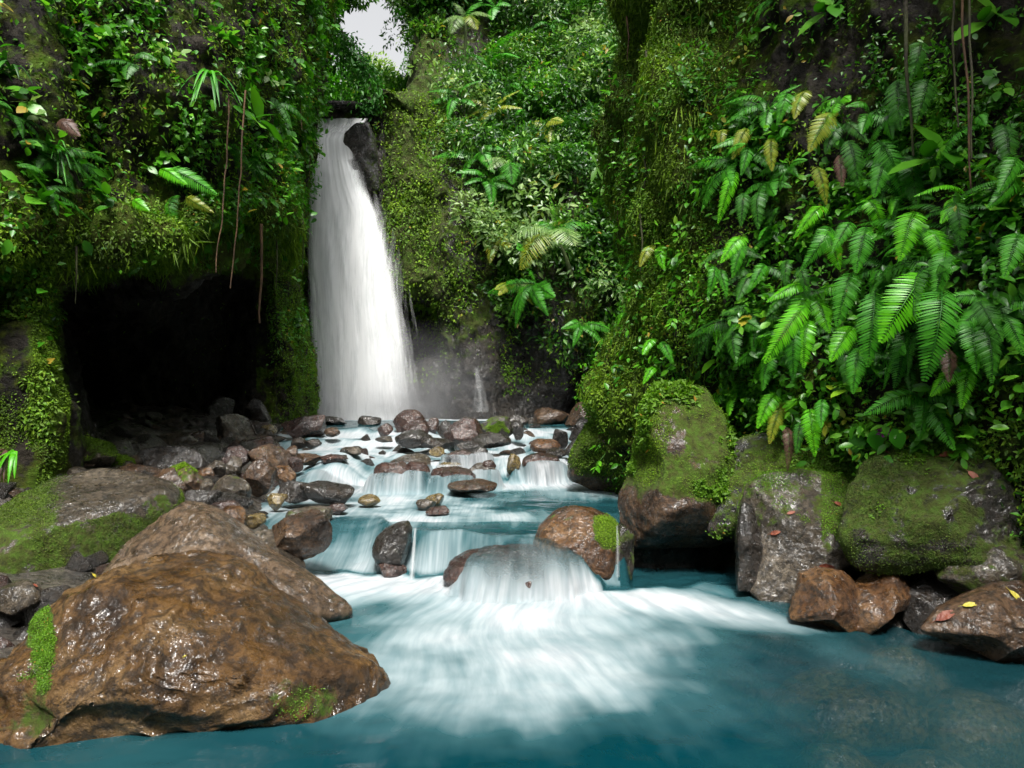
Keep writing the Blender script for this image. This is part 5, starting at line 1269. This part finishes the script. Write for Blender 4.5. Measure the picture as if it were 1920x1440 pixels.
# strap leaved plants (tufts of long blades)
def straps(P, out, n, L, Wd, mat, label, seed, down=0.8, spread=.5, name='strap_plant'):
    r = np.random.RandomState(seed); Vs, Fs, off = [], [], 0
    for i in range(n):
        d = unit(np.array(out, float) + r.normal(size=3) * spread + [0, 0, .4]); t = np.linspace(0, 1, 8); l = L * r.uniform(.7, 1.1)
        c = d * t[:, None] * l * .6 + np.array([0, 0, -1.0]) * (t[:, None] ** 2) * l * down
        tg = unit(np.gradient(c, axis=0)); B = unit(np.cross(tg, d + [0.01, 0, 0])); w_ = (Wd * np.sin(np.clip(t * .9 + .1, 0, 1) * math.pi) ** .6)[:, None]
        v = np.stack([c - B * w_ / 2, c + np.cross(B, tg) * Wd * .15, c + B * w_ / 2], 1).reshape(-1, 3)
        Vs.append(v); Fs.append(grid_faces(8, 3) + off); off += len(v)
    V = np.concatenate(Vs)
    return link(name, new_mesh(name, V, np.concatenate(Fs), mat, True, {'var': ('FLOAT', np.repeat(r.rand(n) * .8, 24))}), P, label=label, cat='plant')
straps(px(28, 850, 5.9), [.05, -.6, .1], 8, .36, .035, LM['fernb'], 'bright green drooping strap leaved plant beside the left pillar', 1, .85, .3)
straps(px(12, 845, 5.95), [-.1, -.6, .1], 5, .38, .03, LM['dead'], 'withered brown strap leaves hanging at the left edge', 2, .9, .3)
h = hit(395, 155); straps(h[0] + h[1] * .1, h[1], 16, .85, .035, LM['fern'], 'grassy plant with long arching blades on the left cliff', 3, .7, .6)
h = hit(30, 150); straps(h[0] + h[1] * .1, h[1], 10, .7, .03, LM['fernd'], 'dark grassy tuft at the upper left edge', 4, .7, .6)
h = hit(100, 270); straps(h[0] + h[1] * .1, h[1], 12, .45, .02, LM['fern'], 'fine grass tuft above the mossy brow', 5, .6, .7)

# palm in the middle of the hillside
def palm(p, q, Y, fr, label, stem_to, name='palm', sc=1.0):
    c = px(p, q, Y); root = bpy.data.objects.new(name, None); C.objects.link(root); root.location = Vector(px(*stem_to, Y + .3).tolist())
    tag(root, label, 'palm')
    b = np.array(root.location); pts = np.stack([b * (1 - t) + c * t + np.array([.05 * math.sin(3 * t), 0, 0]) for t in np.linspace(0, 1, 8)]) - b
    v, f = tube_np(pts, .06 * sc, .035 * sc, 7); link('stem', new_mesh('stem', v, f, M_stem), (0, 0, 0), root)
    for k, (x, y, dy, m, wf) in enumerate(fr):
        place_frond(root, c, px(x, y, Y + dy), [0.05, -.5, 1.0], PF[m][k % 2], wf)
PF = {m: [frond_mesh('frond', LM[m], 650 + k, 26, .22, .30, .62) for k in range(2)] for m in ('pale', 'ferny', 'fern', 'bright')}
palm(1040, 440, 17.0, [(950, 452, -.4, 'pale', 1.0), (975, 505, -.6, 'ferny', 1.0), (1078, 460, -1.0, 'pale', 1.4), (1030, 365, .2, 'bright', .25), (1115, 425, .3, 'fern', 1.0), (1000, 418, .5, 'fern', 1.0)],
     'small palm with arching pale fronds, one of them yellow, on the hillside', (1072, 520))
palm(872, 40, 21.5, [(830, 42, -.4, 'pale', 1.0), (925, 32, -.4, 'pale', 1.0), (850, 5, 0, 'pale', 1.0), (905, 3, 0, 'fern', 1.0), (895, 55, -.8, 'ferny', .9), (845, 62, -.8, 'pale', .9)],
     'tree fern with pale fronds near the top of the hillside', (868, 120), 'tree_fern')
palm(955, 310, 18.2, [(905, 302, -.3, 'pale', 1.0), (915, 318, -.6, 'pale', 1.0), (970, 268, 0, 'fern', .8), (960, 345, -.8, 'fern', .9), (985, 315, -.2, 'fern', .9)],
     'low palm with feathery fronds above the mossy slope', (962, 350))
# fan leaved plant
for p, q, s in [(1120, 312, .34), (1175, 330, .3), (1130, 275, .25), (1135, 345, .25), (1140, 225, .3)]:
    c = px(p, q, 17.2); n = 7; a = np.linspace(-1.9, 1.9, n) - math.pi / 2 + math.pi
    T = np.stack([np.sin(a - math.pi / 2 + math.pi / 2), 0 * a - .25, -np.cos(a) * .7], -1)
    v, f, m = leaves(np.zeros((n, 3)), T, np.tile([0, -.6, .8], (n, 1)), s * 1.3 * np.ones(n), s * .42 * np.ones(n), True)
    tv, tf = tube_np([[0, 0, 0], [.1, .5, -.9]], .012, .02, 4)
    me = new_mesh('fan_leaf', np.concatenate([v, tv]), np.concatenate([f, np.concatenate([tf[:, [0, 1, 2]], tf[:, [0, 2, 3]]]) + len(v)]), LM['hill'], False, {'var': ('FLOAT', np.full(len(v) + len(tv), .62))})
    link('fan_leaf_plant', me, c, label='fan leaved plant on the hillside beside the mossy column', cat='plant', group='fan leaved plants')

# ---- trees above and beyond the fall
def tree(loc, h, rad, mat, n, L, seed, label, name='tree', lean=(0, 0), group=None):
    r = np.random.RandomState(seed); loc = np.array(loc, float)
    root = bpy.data.objects.new(name, None); C.objects.link(root); root.location = Vector(loc.tolist()); tag(root, label, 'tree', group)
    top = np.array([lean[0], lean[1], h * .72]); Vs, Fs, off = [], [], 0
    def add(pts, a, b):
        nonlocal off
        v, f = tube_np(pts, a, b, 7); Vs.append(v); Fs.append(f + off); off += len(v)
    add([[0, 0, -.3], top * .35 + [.1, 0, 0], top * .7, top], .035 * h * .6, .012 * h)
    k = 16; ends = []
    for i in range(k):
        s = top * r.uniform(.45, 1.0); d = unit(np.array([r.normal(), r.normal(), r.uniform(.0, .9)])) * rad * r.uniform(.5, 1.0)
        e = s + d; ends.append(e); add([s, s + d * .5 + [0, 0, .08 * rad], e], .009 * h, .003 * h)
    link('trunk', new_mesh('trunk', np.concatenate(Vs), np.concatenate(Fs), M_bark), (0, 0, 0), root)
    ends = np.array(ends); c = r.randint(k, size=n); d = unit(r.normal(size=(n, 3)) + [0, 0, .3])
    P = ends[c] + d * (rad * .38 * (.3 + .8 * r.rand(n) ** .6))[:, None] * [1, 1, .7]
    T = unit(d + r.normal(size=(n, 3)) * .5 - [0, 0, .3]); N = unit(d * .4 + [0, 0, .9] + r.normal(size=(n, 3)) * .4)
    Ls = L * (.6 + .8 * r.rand(n)); v, f, m = leaves(P, T, N, Ls, Ls * .45)
    link('crown', new_mesh('crown', v, f, mat, False, {'var': ('FLOAT', np.repeat(np.clip(.5 + .1 * (c % 5 - 2) + r.normal(size=n) * .15, 0, .97), m))}), (0, 0, 0), root)
    return root
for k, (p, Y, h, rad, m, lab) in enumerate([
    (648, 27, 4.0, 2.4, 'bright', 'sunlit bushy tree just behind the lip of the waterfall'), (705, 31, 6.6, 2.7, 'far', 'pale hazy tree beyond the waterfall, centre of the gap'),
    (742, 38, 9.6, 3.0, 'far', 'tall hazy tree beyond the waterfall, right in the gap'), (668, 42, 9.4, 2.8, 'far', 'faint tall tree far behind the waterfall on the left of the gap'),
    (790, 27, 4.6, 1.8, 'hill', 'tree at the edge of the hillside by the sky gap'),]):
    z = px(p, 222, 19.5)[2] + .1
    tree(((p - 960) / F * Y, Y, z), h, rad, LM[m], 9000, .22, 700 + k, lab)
tree((-6.6, 19.6, 9.6), 4.2, 1.2, LM['hill'], 6000, .16, 720, 'dark leaning tree overhanging the top of the waterfall from the left', lean=(1.6, -.6))
# canopy trees added over both rims (outside and at the view's top edge) as shade
for k, (x, y, z, h, rad) in enumerate([(5.5, 5.0, 6.6, 4.0, 3.2), (6.0, 9.5, 8.0, 4.5, 3.4), (-8.6, 7.0, 9.0, 4.2, 3.0), (7.0, 2.0, 5.5, 4.0, 3.0), (-9.5, 2.0, 7.5, 4.2, 3.0)]):
    tree((x, y, z), h, rad, LM['leaf'], 9000, .26, 740 + k, 'leafy tree added above the rim of the gorge to shade the cliffs', lean=(-.9 if x > 0 else 1.0, 0), group='added shade trees on the gorge rim')

# fallen log at the lip of the fall, moss covered, and the hanging branch
def tube_obj(name, label, pts, r0, r1, mat, cat, group=None, sides=6, loc=None, wob=0.0):
    pts = np.array(pts, float); t = np.linspace(0, len(pts) - 1, 40); pts = np.stack([np.interp(t, np.arange(len(pts)), pts[:, k]) for k in range(3)], -1)
    if wob: pts = pts + np.stack([fbm(pts * 1.3 + k * 9, 3, 5 + k) for k in range(3)], -1) * wob
    b = pts[0].copy(); v, f = tube_np(pts - b, r0, r1, sides)
    return link(name, new_mesh(name, v, f, mat, True, {'moss': ('FLOAT', np.full(len(v), .35))}), b, label=label, cat=cat, group=group)
tube_obj('log', 'dark fallen log lying across the lip of the waterfall', [px(592, 200, 18.6), px(630, 214, 18.8), px(675, 216, 19.0)], .20, .12, RM['cliff'], 'log', sides=10, wob=.05)
tube_obj('hanging_branch', 'mossy drooping branch hanging in front of the sky gap', [px(640, 60, 17.5), px(668, 105, 17.4), px(690, 140, 17.3), px(692, 190, 17.2)], .035, .06, M_bark, 'branch', sides=8, wob=.12)
hb_ = [o for o in C.objects if o.name.startswith('hanging_branch')][0]
r = np.random.RandomState(77); t = r.rand(1600)[:, None]
bp = np.stack([np.interp(t[:, 0], [0, .33, .66, 1], [px(a_, b_, 17.3)[k] for a_, b_ in ((640, 60), (668, 105), (690, 140), (692, 190))]) for k in range(3)], -1) + r.normal(size=(1600, 3)) * [.16, .12, .14] - np.array([0, 0, .15])
stuff_from('foliage', None, LM['fernd'], bp, unit(r.normal(size=(1600, 3))), .13, 78, 0.2, 0.7, 0.4, False, .02, None, .8, '', None, hb_, np.array(hb_.location))
VN = [([(430, 180), (425, 300), (415, 400), (405, 512)], 'reddish aerial root hanging before the left cliff, the left of the pair', .014), ([(462, 170), (452, 260), (450, 380), (432, 540)], 'reddish aerial root hanging before the left cliff, the right of the pair', .015),
      ([(562, 90), (560, 170), (563, 240)], 'thin vine hanging beside the top of the waterfall', .012), ([(492, 420), (492, 520), (488, 610)], 'mossy vine hanging at the right end of the cave', .03)]
for pts, lab, rd in VN:
    hh = [hit(p, q) for p, q in pts]; Ym = min(h[0][1] for h in hh[:2]) - .35
    tube_obj('vine', lab, [px(p, q, Ym) for p, q in pts], rd * .8, rd * .5, M_vine, 'vine', wob=.05)
for k, (a, b, lab) in enumerate([([(1694, -40), (1700, 60), (1704, 170), (1712, 290)], 0, 'thick dark liana high on the right cliff'), ([(1797, -40), (1803, 90), (1810, 200), (1813, 310), (1822, 380)], 0, 'pale thin liana hanging straight down at the upper right'),
                               ([(1785, -40), (1783, 60), (1786, 180), (1792, 240)], 0, 'thin dark liana left of the pale one'), ([(1812, -40), (1815, 120), (1818, 300)], 0, 'dark liana right of the pale one')]):
    Ym = hit(a[2][0], a[2][1])[0][1] - .45
    tube_obj('liana', lab, [px(p, q, Ym) for p, q in a], .018 if k == 0 else .009, .01 if k == 0 else .006, M_vine if k == 1 else M_bark, 'vine', wob=.03)
# hanging moss roots on the edges
r = np.random.RandomState(8)
for k in range(60):
    if k < 36: P, N, q = LEFT.sample(1, lambda p, q, P, N: ((p > 480) * (q < 720) + 2.0 * (p > 90) * (p < 480) * (q > 430) * (q < 490)), 800 + k, 0)
    else: P, N, q = RIGHT.sample(1, lambda p, q, P, N: (p < 1330) * (q < 500) * (q > -20), 800 + k, 0)
    L = r.uniform(.3, 1.1) if k < 36 else r.uniform(.2, .6); b = P[0] + N[0] * .10
    tube_obj('hanging_root', 'mossy root hanging down the cliff face', [b, b + [.02, -.03, -L * .5], b + [0, -.02, -L]], .015, .004, M_bark if k % 3 else M_vine, 'root', 'hanging roots on the cliffs', 4)

# unseen wall added behind the camera to block low frontal light
r = np.random.RandomState(31)
xs2 = np.linspace(-16, 16, 90); zs2 = np.linspace(-0.5, 15, 50); A_, B_ = np.meshgrid(xs2, zs2, indexing='ij')
Yw = -8 - 0.25 * B_ + 3.0 * ss(3.5, 10, np.abs(A_))
Wl = np.stack([A_, Yw, B_], -1); Wl = Wl + fbm(Wl * .5, 4, 9)[..., None] * [0.3, 1.2, .3]
link('light_blocker_downstream', new_mesh('light_blocker_downstream', Wl.reshape(-1, 3), grid_faces(90, 50), RM['cliff'], True, {'moss': ('FLOAT', np.full(4500, .7))}), kind='structure')
